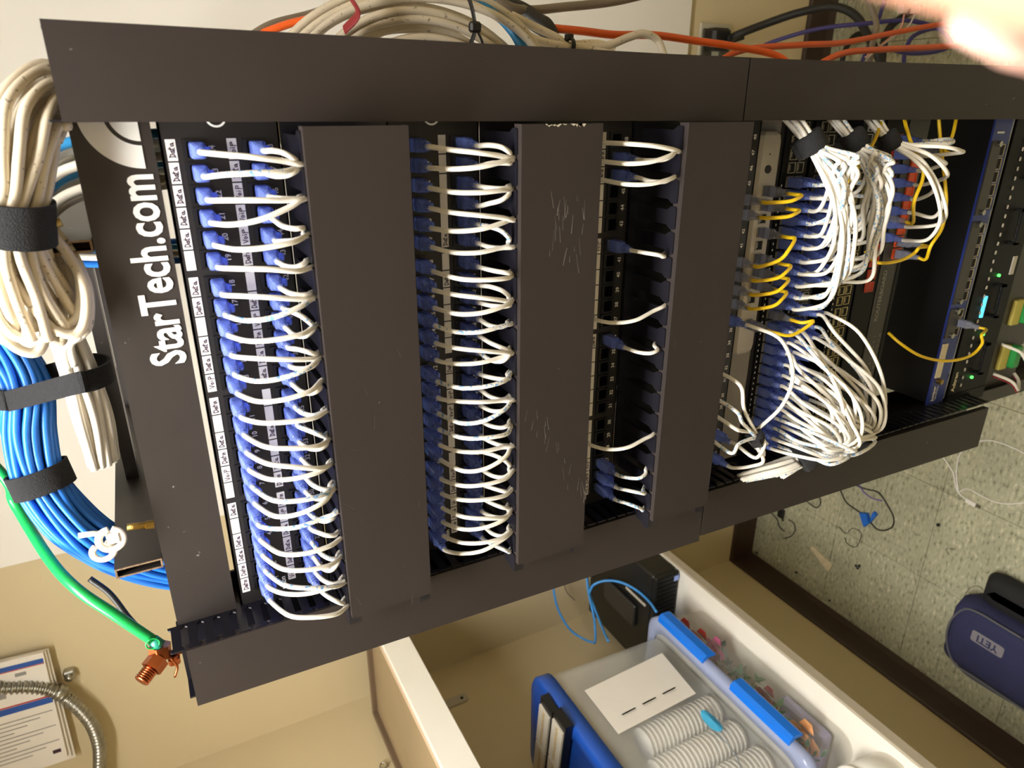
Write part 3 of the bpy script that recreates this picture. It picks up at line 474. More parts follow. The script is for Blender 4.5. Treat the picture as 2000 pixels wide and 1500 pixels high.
LD = vduct(-1, -.2255, -.290, 'black vertical finger duct with flat cover on the left rack post')
RD = vduct(1, .2245, .281, 'black vertical finger duct with flat cover on the right rack post')
cover(RD, .2238, .2850, .2210, .2800, zz(-.515), zz(.0935))
cover(RD, .2213, .2803, .2195, .2865, zz(-1.160), zz(-.517))
cover(LD, -.2252, -.2908, -.2290, -.3020, zz(-.526), zz(.0890))
cover(LD, -.2285, -.2945, -.2350, -.3080, zz(-1.152), zz(-.528))

# ================================================================ patch panels
PITCH, GAPX = .017, .00465
def portx(c): return (c-11.5)*PITCH+(c//6-1.5)*GAPX
PZ = {1: 0., 2: -.1784, 3: -.3539, 4: -.5344}
HW = {
 'Data': [[[(0,.05),(.03,.95),(.16,.8),(.2,.5),(.14,.2),(0,.05)], [(.38,.42),(.3,.5),(.24,.32),(.3,.1),(.38,.2),(.4,.5),(.41,.08)], [(.53,.95),(.5,.1),(.6,.08)], [(.43,.6),(.66,.66)], [(.86,.42),(.78,.5),(.71,.3),(.77,.1),(.86,.2),(.88,.5),(.9,.06),(1,.15)]],
          [[(.02,0),(0,.9),(.2,.75),(.22,.35),(.02,0)], [(.42,.5),(.33,.55),(.28,.3),(.36,.08),(.44,.52),(.47,.1)], [(.56,1),(.56,.08)], [(.47,.66),(.7,.6)], [(.9,.55),(.8,.55),(.74,.3),(.82,.05),(.92,.55),(.98,.1)]],
          [[(.05,.05),(.05,.9)], [(0,.92),(.2,.7),(.2,.25),(0,.02)], [(.4,.55),(.3,.45),(.3,.15),(.42,.15),(.42,.55),(.46,.05)], [(.56,.9),(.52,.15),(.62,.05)], [(.46,.62),(.66,.7)], [(.86,.5),(.74,.42),(.76,.12),(.88,.15),(.88,.5),(.96,.02)]]],
 'VoIP': [[[(0,.9),(.12,.05),(.24,.9)], [(.38,.5),(.3,.35),(.36,.1),(.46,.2),(.46,.42),(.38,.5)], [(.6,.5),(.58,.1)], [(.61,.7),(.62,.76)], [(.76,-.1),(.78,.85),(.96,.78),(.96,.5),(.78,.42)]],
          [[(0,.75),(.1,.02),(.22,.8)], [(.36,.55),(.28,.3),(.36,.05),(.48,.3),(.36,.55)], [(.58,.55),(.6,.08)], [(.58,.75),(.58,.82)], [(.74,-.15),(.74,.7),(.9,.78),(.98,.55),(.74,.4)]]]}
hw_me = {}
for k, L_ in HW.items():
    for i, pol in enumerate(L_):
        b = MB(); strokes(b, pol, (-.0055, 0, -.0024), (.0112, 0, 0), (0, 0, .0050), .0007); hw_me[(k, i)] = meshdata(b, 'handwriting', M_INK)
lab_me = meshdata(MB().box(-.0079, .0079, -.0004, 0, -.0036, .0036), 'label_strip', M_LABEL)
def jack_mesh():
    b = MB(); W, H = .0155, .0160; w, h, d = .0118, .0100, .012; o = -.0016
    for x0, x1, z0, z1 in ((-W/2, W/2, h/2, H/2), (-W/2, W/2, -H/2, -h/2), (-W/2, -w/2, -h/2, h/2), (w/2, W/2, -h/2, h/2)):
        b.box(x0, x1, o, d, z0, z1)
    b.box(-w/2, w/2, d-.001, d, -h/2, h/2)
    b.box(-.003, .003, o, d, -h/2-.0022, -h/2)
    return b
jack_me = meshdata(jack_mesh(), 'jack', M_JACK)
def panel(pn, labels, lab):
    z = zz(PZ[pn]); t = thing('patch_bay', lab, 'patch panel', (0, 0, z-.0525), 'forty-eight port patch panels')
    top, bot = z+.0358, z-.0525; b = MB()
    zr = [z+.0130, z-.0312]; H = .0160/2; W = .0155/2
    bands = [(top, zr[0]+H), (zr[0]-H, zr[1]+H), (zr[1]-H, bot)]
    for a, c in bands: b.box(-.2413, .2413, -.001, .001, c, a)
    xs = [portx(c) for c in range(24)]
    for zc in zr:
        e = -.2413
        for x in xs: b.box(e, x-W, -.001, .001, zc-H, zc+H); e = x+W
        b.box(e, .2413, -.001, .001, zc-H, zc+H)
    b.box(-.2413, .2413, -.001, .014, top-.0015, top).box(-.2413, .2413, -.001, .014, bot, bot+.0015)
    b.build('panel_face', M_PANEL, t)
    nm = MB()
    for r in (0, 1):
        for c in range(24):
            inst(jack_me, 'jack', (xs[c], -.001, zr[r]), t)
            n = c+1+24*r
            put_text(nm, str(n), (xs[c], -.0014, z-.0005-.0441*r), (1,0,0), (0,0,1), .0062, .02)
            lz = z+.0287 if r == 0 else z-.0153
            l = inst(lab_me, 'label_strip', (xs[c], -.001, lz), t)
            k = labels.get(n)
            if k: inst(hw_me[(k, random.randrange(len(HW[k])))], 'handwriting', (xs[c]+random.uniform(-.0008,.0008), -.0016, lz), l)
    nm.build('port_numbers', M_WHITEPRINT, t)
    if pn < 3:
        rg = MB(); n = 24
        for sgn, r0, r1 in ((1, .0062, .0078),):
            A = circ(n, r0); B_ = circ(n, r1)
            rg.add([(.2262+a, -.0014, z-.006+c) for a, c in A+B_], [(i, (i+1) % n, n+(i+1) % n, n+i) for i in range(n)])
        rg.build('maker_mark', M_WHITEPRINT, t)
        tx_ = MB(); put_text(tx_, 'Tripp', (-.2215, -.0014, z-.018), (1,0,0), (0,0,1), .006) if False else None
    mk = MB(); put_text(mk, 'tyton', (-.2118, -.0014, z-.0068), (1,0,0), (0,0,1), .0070, .02); mk.build('printed_word', M_WHITEPRINT, t)
    return t
def spec(s):
    d = {}
    for part in s.split():
        k, ns = part.split(':')
        for n in ns.split(','): d[int(n)] = {'D': 'Data', 'V': 'VoIP'}[k]
    return d
L1 = spec('D:24,23,22,21,20,18,17,15,14,12,10,9,6,4,3,2,1,47,43,41,39,38,37,34,32,31,30,28,27,26 V:13,8,48,46,45,44,40,29,25')
L2 = spec('D:43,41,36,32,28,26,25 V:34,33,29,27')
L3 = spec('D:47,46,36,26,25 V:42,27')
panel(1, L1, 'topmost black patch panel, handwritten labels, every port filled')
panel(2, L2, 'second black patch panel from the top, between two flat covers')
panel(3, L3, 'third black patch panel from the top, mostly empty ports')
panel(4, {}, 'lowest black patch panel, right above the silver switch')

# ================================================================ horizontal managers
fpoly = [(-.0075,-.002),(-.0075,-.052),(-.0112,-.0575),(-.0112,-.0635),(-.0100,-.0655),(.0100,-.0655),(.0112,-.0635),(.0112,-.0575),(.0075,-.052),(.0075,-.002)]
fb = MB().prism(fpoly, 'z', -.0011, .0011)
fb.box(-.0100, .0100, -.0655, -.0635, -.010, -.0011)
hf_me = meshdata(fb, 'manager_finger', M_DUCT)
GX0, GXP = .1935, .0254
MZ = {1: (-.056, -.137), 2: (-.237, -.3195), 3: (-.418, -.502)}
def manager(k, lab):
    a, c = MZ[k]; t = thing('cable_manager', lab, 'cable manager', (0, -.03, zz(c)), 'horizontal cable managers')
    MB().box(-.2413, .2413, -.003, -.0005, zz(PZ[k+1])+.0362, zz(PZ[k])-.0530).build('back_plate', M_DUCT, t)
    for i in range(18):
        x = GX0+.0127-i*GXP
        inst(hf_me, 'manager_finger', (x, 0, zz(a)), t)
        inst(hf_me, 'manager_finger', (x, 0, zz(c)), t, rot=(0, math.pi, 0))
    b = MB(); y = -.0715; x0, x1 = -.2235, .2205; z0, z1 = zz(c)-.0005, zz(a)-.0005
    b.box(x0, x1, y, y+.0022, z0, z1).box(x0, x1, y+.0022, y+.013, z1-.0022, z1).box(x0, x1, y+.0022, y+.013, z0, z0+.0022)
    co = b.build('manager_cover', M_COVER, t)
    random.seed(k*11)
    s = MB(); n = {1: 12, 2: 46, 3: 5}[k]
    for i in range(n):                         # scuffs in the paint
        if k == 2:
            u = random.random()
            x = random.choice([.13+random.uniform(-.035,.03), -.06-u*.09+random.uniform(-.012,.012)]); zc = (zz(a)+zz(c))/2+random.uniform(-.026,.012)
            if x < 0: zc = zz(a)-.07+ (x+.15)*.55+random.uniform(-.012,.008)
        else: x = random.uniform(x0, x1); zc = random.uniform(z0+.006, z1-.006)
        l = random.uniform(.002, .010)*(1 if k == 2 else .7); an = random.uniform(-.25, .25) if k == 2 else random.uniform(-1.2, 1.2)
        d = Vector((math.cos(an)*l, 0, math.sin(an)*l)); p = Vector((x, y-.0002, zc)); wv = Vector((0, 0, random.uniform(.00010,.00028)))
        s.add([p-d-wv, p+d-wv*.4, p+d+wv*.4, p-d+wv], [(0,1,2,3)])
    s.build('scuff_marks', mat('scuff_%d' % k, ('#7d7871' if k == 2 else '#4d4743'), .7, 0, .1, 200), co)
    if k == 2:
        e = MB()
        for i in range(16):
            zc = zz(a)-.022-random.random()*.045; r = random.uniform(.0015, .004)
            e.add([(x1, y-.0002, zc-r), (x1, y-.0002, zc+r), (x1-random.uniform(.001,.003), y-.0002, zc)], [(0,1,2)])
        e.build('worn_edge', mat('bare_edge', '#b9b09c', .6, 0, .1, 200), co)
    return t
manager(1, 'topmost horizontal finger duct with wide black cover')
manager(2, 'middle horizontal finger duct, its black cover badly scuffed')
manager(3, 'lowest horizontal finger duct with clean black cover')

# ================================================================ patch cords of the panels
def rj(s=1.):
    b = MB(); b.box(-.0058, .0058, -.010, .009, -.0040, .0040); return b
plug_me = meshdata(rj(), 'plug', M_CLEAR)
def boot_mesh():
    b = MB(); R = []
    for y, w, h, r in ((-.003,.0122,.0108,.002),(-.0165,.0122,.0108,.002),(-.0185,.0112,.0098,.002),(-.022,.0090,.0084,.003),(-.0225,.0082,.0078,.003),(-.025,.0086,.0080,.003),(-.0255,.0074,.0074,.003),(-.0285,.0078,.0074,.003),(-.029,.0068,.0068,.003),(-.034,.0066,.0066,.003)):
        R.append([(x, y, z) for x, z in rrect(w, h, min(r, w/2-.0004, h/2-.0004), 2)])
    b.rings(R); return b
def latch_mesh():
    b = MB(); P = [(0,-.004,-.0056),(0,-.010,-.0072),(0,-.016,-.0088),(0,-.019,-.0080),(0,-.0195,-.0060)]
    b.tube(P, .0006, 6, flat=(.0007, .0030)); return b
boot_me = {}; latch_me = {}
for nm_, m_ in (('blue', M_BLUEBOOT), ('grey', M_GREYBOOT)):
    boot_me[nm_] = meshdata(boot_mesh(), 'boot', m_); latch_me[nm_] = meshdata(latch_mesh(), 'latch', m_)
def cord(pts, jack, m, label, group, boot='blue', r=.0022, seg=6, rot=None, jack2=None, rot2=None, cat='patch cable'):
    """a patch cord: cable through pts (first point = tip of the boot), plug, boot and latch at the jack"""
    t = thing('patch_cable', label, cat, jack, group)
    MB().tube(cr(pts, seg), r, 8).build('cable', m, t, True)
    for j, ro in ((jack, rot), (jack2, rot2)):
        if j is None: continue
        inst(plug_me, 'plug', j, t, ro); inst(boot_me[boot], 'boot', j, t, ro); inst(latch_me[boot], 'latch', j, t, ro)
    return t
NTH = 'first second third fourth fifth sixth seventh eighth ninth tenth eleventh twelfth thirteenth fourteenth fifteenth sixteenth seventeenth eighteenth nineteenth twentieth twenty-first twenty-second twenty-third twenty-fourth'.split()
PNAME = {1: 'top', 2: 'second', 3: 'third', 4: 'lowest'}
def to_gap(pn, n, mz, gi=None, jx=0.):
    c = (n-1) % 24; row = (n-1)//24; x = portx(c); zj = zz(PZ[pn])+(.0112 if row == 0 else -.0330)
    random.seed(pn*100+n)
    if gi is None: gi = round((GX0-x)/GXP+random.uniform(-.25,.3))
    gi = max(0, min(16, gi)); gx = GX0-gi*GXP+random.uniform(-.003,.003); za = zz(mz)
    j = (x, -.002, zj); drop = zj-za
    if row == 0: b1 = -.060-random.uniform(0, .012); gy = -.0575-random.uniform(0,.006)
    else: b1 = -.055-random.uniform(0, .006); gy = -.0500-random.uniform(0,.006)
    dx = gx-x; w1 = random.uniform(-.003,.003)
    P = [(x, -.030, zj), (x, -.040, zj-.0008), (x+dx*.02+w1, b1+.006, zj-drop*.18), (x+dx*.22+w1, b1-.003, zj-drop*.46), (x+dx*.68, b1-.002, zj-drop*.78), (gx, gy, za+.002), (gx, gy+.014, za-.016), (gx-.004, gy+.022, za-.03)]
    m = M_CORDPRINT if random.random() < .2 else M_CORD
    cord(P, j, m, 'white cable, %s from the slotted duct, %s row of the %s patch panel' % (NTH[(n-1) % 24], ('upper', 'lower')[(n-1)//24], PNAME[pn]), 'white cords of the %s panel' % PNAME[pn])
for n in range(1, 49): to_gap(1, n, MZ[1][0])
for n in range(1, 49): to_gap(2, n, MZ[2][0])
for n in (24, 23, 22, 14, 6, 47, 46, 42, 36, 27, 26, 25): to_gap(3, n, MZ[3][0], {24: 0, 23: 0, 47: 0, 22: 1, 46: 1, 42: 4}.get(n))
# ================================================================ equipment below the panels
def port_mesh(w=.0125, h=.0115):
    b = MB(); t = .0009; o = -.0016
    b.box(-w/2, w/2, o, .0, h/2-t, h/2).box(-w/2, w/2, o, .0, -h/2, -h/2+t).box(-w/2, -w/2+t, o, .0, -h/2+t, h/2-t).box(w/2-t, w/2, o, .0, -h/2+t, h/2-t)
    b.box(-w/2+t, w/2-t, -.0004, .0, -h/2+t, h/2-t, 1)
    for i in range(4): b.box(-.003+i*.0017, -.0022+i*.0017, -.0011, -.0003, h/2-t-.003, h/2-t, 0)
    return b
M_PORTHOLE = mat('port_hole', '#070707', .8)
port_me = {k: meshdata(port_mesh(), 'port', [m, M_PORTHOLE]) for k, m in (('nickel', M_NICKEL), ('brass', M_BRASSPORT))}
def oport(m, w=.0150, h=.0165):
    b = MB(); t = .0016
    b.box(-w/2, w/2, -.0022, 0, h/2-t, h/2).box(-w/2, w/2, -.0022, 0, -h/2, -h/2+t).box(-w/2, -w/2+t, -.0022, 0, -h/2+t, h/2-t).box(w/2-t, w/2, -.0022, 0, -h/2+t, h/2-t)
    b.box(-w/2+t, w/2-t, -.0010, 0, -h/2+t, h/2-t).box(-.0025, .0025, -.0018, 0, h/2-t-.004, h/2-t)
    return meshdata(b, 'port', m)
oport_me = oport(M_PORTORANGE); rport_me = oport(M_PORTRED, .0145, .0165)
def chassis(t, z0, z1, depth, m, ears=True, y=0.):
    MB().cbox(-.2200, .2200, y, depth, z0+.0012, z1-.0012, .0008).build('chassis', m, t)
    if ears:
        for s in (-1, 1):
            e = MB().box(s*.2200, s*.2413, y-.0005, y+.0015, z0+.001, z1-.001).build('ear', m, t)
            MB().cyl((s*.2320, y-.0030, (z0+z1)/2), (s*.2320, y+.0010, (z0+z1)/2), .0042, 10).build('screw', M_STEEL, e)
# --- grey shelf with the silver eight-port switch
zs = zz(-.6215)
t = thing('rack_shelf', 'grey metal rack shelf carrying the silver switch', 'shelf', (0, .1, zs-.003))
MB().box(-.2200, .2200, .004, .28, zs-.003, zs-.0012).build('tray', M_GREYSHELF, t)
MB().box(.2185, .2200, .004, .28, zs-.0012, zz(-.588)).build('side_flange', M_GREYSHELF, t)
MB().box(-.2200, -.2185, .004, .28, zs-.0012, zz(-.588)).build('side_flange', M_GREYSHELF, t)
MB().box(-.2200, .2200, .003, .005, zs-.012, zs-.003).build('front_lip', M_PANEL, t)
t = thing('desktop_switch', 'slim silver desktop switch with yellow cords on the grey shelf', 'network switch', (.07, .06, zs-.0012))
dz0, dz1 = zs-.0010, zz(-.5925); dx0, dx1 = -.0650, .2080
b = MB(); R = []
for x, k in ((dx0, .6), (dx0+.004, .92), (dx0+.012, 1.), (dx1-.012, 1.), (dx1-.004, .92), (dx1, .6)):
    zc = (dz0+dz1)/2; hh = (dz1-dz0)/2*k
    R.append([(x, .0+(1-k)*.006, zc-hh), (x, .0+(1-k)*.006, zc+hh-.003*k), (x, .004+(1-k)*.006, zc+hh), (x, .15, zc+hh), (x, .15, zc-hh)])
b.rings(R); b.build('case', M_SILVER, t, False)
MB().cyl((.1660, -.0012, zz(-.6070)), (.1660, .004, zz(-.6070)), .0048, 16).build('power_socket', M_JACK, t)
MB().cyl((.1830, -.0006, zz(-.6075)), (.1830, .001, zz(-.6075)), .0009, 8).build('indicator', M_JACK, t)
SP = [.1414, .1245, .1085, .0925, .0765, .0605, .0445, .0285, .0090, -.0239]
for x in SP: inst(port_me['nickel'], 'port', (x, .0, zz(-.6085)), t)
# --- two 48-port switches
SW = {1: (zz(-.6300), zz(-.6745)), 2: (zz(-.6770), zz(-.7215)), 3: (zz(-.7620), zz(-.8065))}
SWN = {1: 'upper', 2: 'middle', 3: 'third'}
def swx(c): return .1500-c*.01480-(c//6)*.0018
def sw_z(k, row): z1, z0 = SW[k]; return (z1+z0)/2+(.0068 if row == 0 else -.0074)
for k in (1, 2, 3):
    z1, z0 = SW[k]
    t = thing('network_switch', {1: 'upper black 48-port switch full of blue booted plugs', 2: 'second black 48-port switch, behind the white cord loops', 3: 'third black switch with rows of empty brass ports'}[k], 'network switch', (0, .1, z0), 'black rack switches')
    chassis(t, z0, z1, .30, M_SWITCH)
    for c in range(24):
        for r in (0, 1): inst(port_me['brass' if k == 3 else 'nickel'], 'port', (swx(c), -.0001, sw_z(k, r)), t)
    for i in range(4):
        for r in (0, 1): inst(port_me['nickel'], 'port', (.2120-i*.0152, -.0001, sw_z(k, r)), t)
    d = MB()
    for i in range(44): d.box(.145-i*.0078, .1475-i*.0078, -.0006, 0, z1-.0042, z1-.0030)
    d.build('printed_marks', M_WHITEPRINT, t)
# --- switch with red ports and the router with orange ports
z1, z0 = zz(-.8085), zz(-.8530)
t = thing('network_switch', 'black switch with dull red ports behind the yellow cord', 'network switch', (0, .1, z0), 'black rack switches')
chassis(t, z0, z1, .25, M_SWITCH)
for i in range(12): inst(rport_me, 'port', (.1950-i*.0178, -.0001, zz(-.8350)), t)
z1, z0 = zz(-.8540), zz(-.8985)
t = thing('router', 'dark grey router with a row of orange ports', 'router', (0, .1, z0))
chassis(t, z0, z1, .2, M_ROUTER)
for i in range(9): inst(oport_me, 'port', (.1791-i*.0171, -.0001, zz(-.8805)), t)
rt = MB()
put_text(rt, 'ROUTERBOARD', (-.018, -.0006, zz(-.866)), (1,0,0), (0,0,1), .0105, .02)
for i in range(9):
    put_text(rt, str(i+1), (-.080-i*.0085, -.0006, zz(-.872)), (1,0,0), (0,0,1), .006); put_text(rt, str(i+10), (-.080-i*.0085, -.0006, zz(-.883)), (1,0,0), (0,0,1), .006)
put_text(rt, 'SFP', (-.185, -.0006, zz(-.874)), (1,0,0), (0,0,1), .008)
rt.build('printed_lettering', M_PRINTGREY, t)
MB().box(-.21, .03, -.0012, 0, z0+.003, z0+.009).build('vent_strip', M_SWITCH, t)
# --- blue fronted router
z1, z0 = zz(-1.0404), zz(-1.0850)
t = thing('router', 'deep black router with a blue front and gold port outlines', 'router', (0, .1, z0))
chassis(t, z0, z1, .34, M_SWITCH)
f_ = MB().box(-.2380, .2330, -.0030, -.0001, z0+.001, z1-.001).build('front_panel', M_BLUEFACE, t)
for x0, x1 in ((.085, .190), (-.052, .075), (-.108, -.060)):
    g = MB().box(x0, x1, -.0055, -.0030, z0+.0205, z1-.002).build('module', M_ROUTER, t)
    for x in (x0+.004, x1-.004):
        MB().cyl((x, -.0095, z1-.016), (x, -.0055, z1-.016), .0042, 10).build('thumb_screw', M_STEEL, g)
nb = 0
for x0, x1, n in ((.092, .186, 5), (-.050, .072, 7), (-.108, -.062, 3)):
    w_ = (x1-x0)/n
    for i in range(n):
        xc = x0+w_*(i+.5); b = MB(); tt = .0010
        for a, c, e, g in ((xc-w_/2+.001, xc+w_/2-.001, z0+.0195, z0+.0195+tt), (xc-w_/2+.001, xc+w_/2-.001, z0+.0065, z0+.0065+tt), (xc-w_/2+.001, xc-w_/2+.001+tt, z0+.0065, z0+.0205), (xc+w_/2-.001-tt, xc+w_/2-.001, z0+.0065, z0+.0205)):
            b.box(a, c, -.0040, -.0030, e, g)
        b.box(xc-w_/2+.003, xc+w_/2-.003, -.0036, -.0030, z0+.009, z0+.018, 1)
        b.build('port', [M_BRASSPORT, M_PORTHOLE], t)
MB().box(-.1760, -.1180, -.0050, -.0030, z0+.0275, z1-.004).build('name_strip', M_CREAM, t)
MB().cyl((-.1830, -.0105, z1-.016), (-.1830, -.003, z1-.016), .0045, 12).build('thumb_screw', M_BRASS, t)
ju = MB(); put_text(ju, 'Juniper', (-.2050, -.0034, z1-.012), (1,0,0), (0,0,1), .0095, .03); put_text(ju, 'NETWORKS', (-.2050, -.0034, z1-.020), (1,0,0), (0,0,1), .0046, .02)
for i, x in enumerate((.205, .170)): pass
ju.build('printed_lettering', M_WHITEPRINT, t)
MB().box(-.22, .225, -.0042, -.0030, z0, z0+.0014).build('chrome_edge', M_STEEL, t)
MB().box(.200, .2025, -.0040, -.0030, z0+.018, z0+.034).box(.186, .188, -.0040, -.0030, z0+.0275, z0+.0295).build('slot_mark', M_WHITEPRINT, t)
# --- telecom chassis at the bottom
z1, z0 = zz(-1.0990), zz(-1.2100)
t = thing('telecom_chassis', 'black telecom chassis with a cyan light bar and green lamps', 'chassis', (0, .1, z0))
chassis(t, z0, z1, .28, M_SWITCH)
def m_row(z, x0, x1, n, w, h, m, nm):
    for i in range(n):
        x = x0+(x1-x0)*i/(n-1); MB().cbox(x-w/2, x+w/2, -.0022, 0, z-h/2, z+h/2, min(w, h)*.3).build(nm, m, t)
m_row(z1-.032, .205, -.205, 30, .0065, .0036, M_SILVER, 'vent_bar')
MB().box(-.0860, -.0500, -.0030, 0, z1-.0430+.003, z1-.0370+.003).build('light_bar', emit('cyan_lamp', '#5fd3f0', .8), t)
for x, dz in ((-.018, .058), (-.118, .058), (-.195, .058)):
    MB().cyl((x, -.003, z1-dz), (x, 0, z1-dz), .0024, 10).build('green_lamp', emit('green_lamp', '#4dff5a', 2.5), t)
for x0 in (.16, .06, -.06, -.16):
    h = MB(); h.box(x0-.028, x0+.028, -.012, -.009, z1-.070, z1-.060).box(x0-.028, x0-.024, -.012, 0, z1-.070, z1-.060).box(x0+.024, x0+.028, -.012, 0, z1-.070, z1-.060)
    h.build('pull_handle', M_SWITCH, t)
    for i in range(4): MB().box(x0-.020+i*.011, x0-.012+i*.011, -.002, 0, z1-.086, z1-.076).build('vent_slot', M_ROUTER, t)
MB().box(.10, .13, -.002, 0, z1-.098, z1-.088).box(-.02, .01, -.002, 0, z1-.098, z1-.088).build('card_label', M_SILVER, t)
av = MB(); put_text(av, 'Adtran', (-.196, -.0008, z1-.012), (1,0,0), (0,0,1), .0125, .03); av.build('printed_lettering', M_CREAM, t)
# --- beige line terminal under it
z1, z0 = zz(-1.2250), zz(-1.3200)
t = thing('line_terminal_box', 'beige metal box with green terminal blocks at the rack bottom', 'terminal box', (0, .1, z0))
MB().cbox(-.2200, .2200, .012, .22, z0, z1, .001).build('box', mat('beige_box', '#a8957b', .5, 0, .05, 20), t)
MB().box(-.2413, .2413, .0105, .012, z0, z1).build('ear_plate', M_ROUTER, t)
for x in (-.095, -.178):
    MB().cbox(x-.020, x+.020, -.006, .0105, z1-.064, z1-.046, .0015).build('terminal_block', mat('terminal_green', '#1f8a3e', .4, 0, .05, 60), t)
    MB().box(x-.022, x+.022, .004, .0105, z1-.044, z1-.022).build('yellow_tag', mat('yellow_tag', '#c8ba5e', .6, 0, .05, 60), t)
for x, m, nm in ((-.150, M_CORD, 'white'), (-.205, M_CORD, 'second white'), (-.21, M_RED, 'thin red')):
    cable('terminal_wire', [(x, .006, z1-.012), (x-.01, -.018, z1-.03), (x-.03, -.02, z1-.055), (x-.02, -.008, z1-.075), (x-.01, .004, z1-.078)], .0028 if m is not M_RED else .0012, m, nm+' wire looping into the green terminals', 'wire')

# ---------------------------------------------------------------- yellow cords
def yc(key, label, j, rot=None, both=None):
    P = DATA[key]; P = P[:-1] if j else P
    tip = Vector(j)+Vector((0, -.032, 0)) if j else None
    pts = [tuple(p) for p in P]
    if j: pts = pts[:-1]+[tuple(tip+Vector((0, -.012, 0))), tuple(tip)]
    pts = pts[::-1]
    cord(pts, j or DATA[key][-1], M_YELLOW, label, 'yellow patch cords', 'grey', .0022) if j else cable('patch_cable', pts, .0022, M_YELLOW, label, 'patch cable', 'yellow patch cords')
for i, (n, x) in enumerate(((44, SP[0]), (43, SP[1]), (40, SP[3]), (39, SP[5]), (38, SP[6]), (37, SP[7]))):
    c = (n-1) % 24; px = portx(c); zj = zz(PZ[4])-.0330; zd = zz(-.6085); dx = x-px
    P = [(px, -.031, zj), (px, -.042, zj-.002), (px+dx*.3, -.056, zj-.018), (px+dx*.7, -.058, zd+.012), (x, -.052, zd-.001), (x, -.043, zd-.001), (x, -.031, zd)]
    cord(P, (px, -.002, zj), M_YELLOW, 'short yellow cable to the silver switch, %s of six from the round power socket' % NTH[i], 'yellow patch cords', 'grey', .0022, 6, None, (x, -.001, zd), None)
zd = zz(-.6085)
cord([(SP[9], -.032, zd), (SP[9], -.043, zd-.001), (SP[9]-.002, -.056, zd-.018), (swx(11)+.003, -.060, sw_z(1,0)-.010), (swx(11), -.050, sw_z(1,0)-.002), (swx(11), -.032, sw_z(1,0))], (SP[9], -.001, zd), M_YELLOW, 'short yellow cord from the silver switch down to the upper black switch', 'yellow patch cords', 'grey', .0022, 6, None, (swx(11), -.001, sw_z(1,0)))
yc('y_b', 'yellow cord hanging past the orange ports, curving to the red port switch', (.0945, -.001, zz(-.8350)))
yc('y_c', 'longest yellow cord, coming straight down into the last orange port', (.0423, -.001, zz(-.8805)))
yc('y_d', 'yellow cord ending in the first orange port by the right duct', (.1791, -.001, zz(-.8805)))
yc('y_e', 'yellow cord coming out from behind white cords to an orange port', (.0594, -.001, zz(-.8805)))
yc('y_f', 'yellow cord looping over the blue fronted router', (-.085, -.003, zz(-1.0720)))
yc('y_a', 'yellow cord between the first two white bundles, ending at the upper switch', (.1500, -.001, sw_z(2,0)))

# ---------------------------------------------------------------- white cords of the switches
def swcord(k, c, row, V, E, mids, side, grp, lab, jz=None, jx=None, boot='blue', m=None, sp=.012):
    random.seed(k*1000+c*10+row+(5 if side == 'L' else 0))
    x = swx(c) if jx is None else jx; z = sw_z(k, row) if jz is None else jz
    a, q = random.uniform(0, 6.283), math.sqrt(random.random())*sp
    ox = Vector((math.cos(a)*q*.35, math.sin(a)*q*.8, math.sin(a+1)*q*.8))
    V = Vector(V); E = Vector(E)
    P = [Vector((x, -.030, z)), Vector((x, -.043, z-.002))]
    P += [Vector(mm)+ox*1.2+Vector((random.uniform(-.003,.003), random.uniform(-.004,.004), random.uniform(-.004,.004))) for mm in mids(x, z)]
    P += [V+ox*.8, E+ox*1.3]
    cord(P, (x, -.001, z), m or (M_CORDPRINT if random.random() < .22 else M_CORD), lab, grp, boot, .0024, 7)
def bun(x, z0, sl, y):          # points along a bundle that runs level in front of the ports to the velcro wrap
    f = lambda X, k: (X, y+k, zz(z0-sl*(.19-X)))
    X1 = min(x+.050, .180); return [(x+.010, -.064, zz(z0-sl*(.19-x))-.008), f(X1, 0), f((X1+.19)/2, -.003)]
def velcro(name, c, axis, r, w, label, grp='velcro wraps on the white bundles', squash=.8):
    c = Vector(c); d = Vector(axis).normalized()
    o = MB(); P = [c-d*w/2, c-d*w*.42, c, c+d*w*.42, c+d*w/2]; o.tube(P, [r*.93, r, r*1.04, r, r*.93], 18)
    t = thing(name, label, 'velcro tie', c, grp); o.build('band', M_VELCRO, t, True)
    u = d.orthogonal().normalized(); MB().obox(c+u*r*1.02, d*w*.48, d.cross(u)*r*.55, u*.0018).build('loose_end', M_VELCRO, t)
    return t
VR1, VR2, VR3 = Vector((.1975,-.050,zz(-.6130))), Vector((.1985,-.050,zz(-.6840))), Vector((.1975,-.050,zz(-.7480)))
ER = lambda V, dz: V+Vector((.036, .040, dz))
VL1, VL2, VL0 = Vector((-.1990,-.066,zz(-.6900))), Vector((-.1960,-.060,zz(-.7790))), Vector((-.1560,-.056,zz(-.5890)))
nth = ['first', 'second', 'third', 'fourth', 'fifth', 'sixth', 'seventh', 'eighth', 'ninth', 'tenth', 'eleventh', 'twelfth', 'thirteenth', 'fourteenth']
for row in (0, 1):
    for c in range(0, 11):
        if c == 11: continue
        swcord(1, c, row, VR1, ER(VR1, .006), lambda x, z: bun(x, -.620, .26, -.088), 'R', 'white cords into the first bundle',
               'white cable in the upper switch, %s row, %s towards the velcro wrap' % (('upper', 'lower')[row], NTH[10-c]))
    for c in range(12, 24):
        swcord(1, c, row, VL1, VL1+Vector((-.030, .024, .052)), lambda x, z: [(x-(x+.19)*.10, -.072, z-.007), (x-(x+.19)*.42, -.098, zz(-.690)-.10*(x+.05)), (x-(x+.19)*.80, -.096, zz(-.706))], 'L', 'white cords into the left bundle',
               'white cable in the upper switch, %s row, %s from the slotted duct' % (('upper', 'lower')[row], NTH[23-c]), sp=.016)
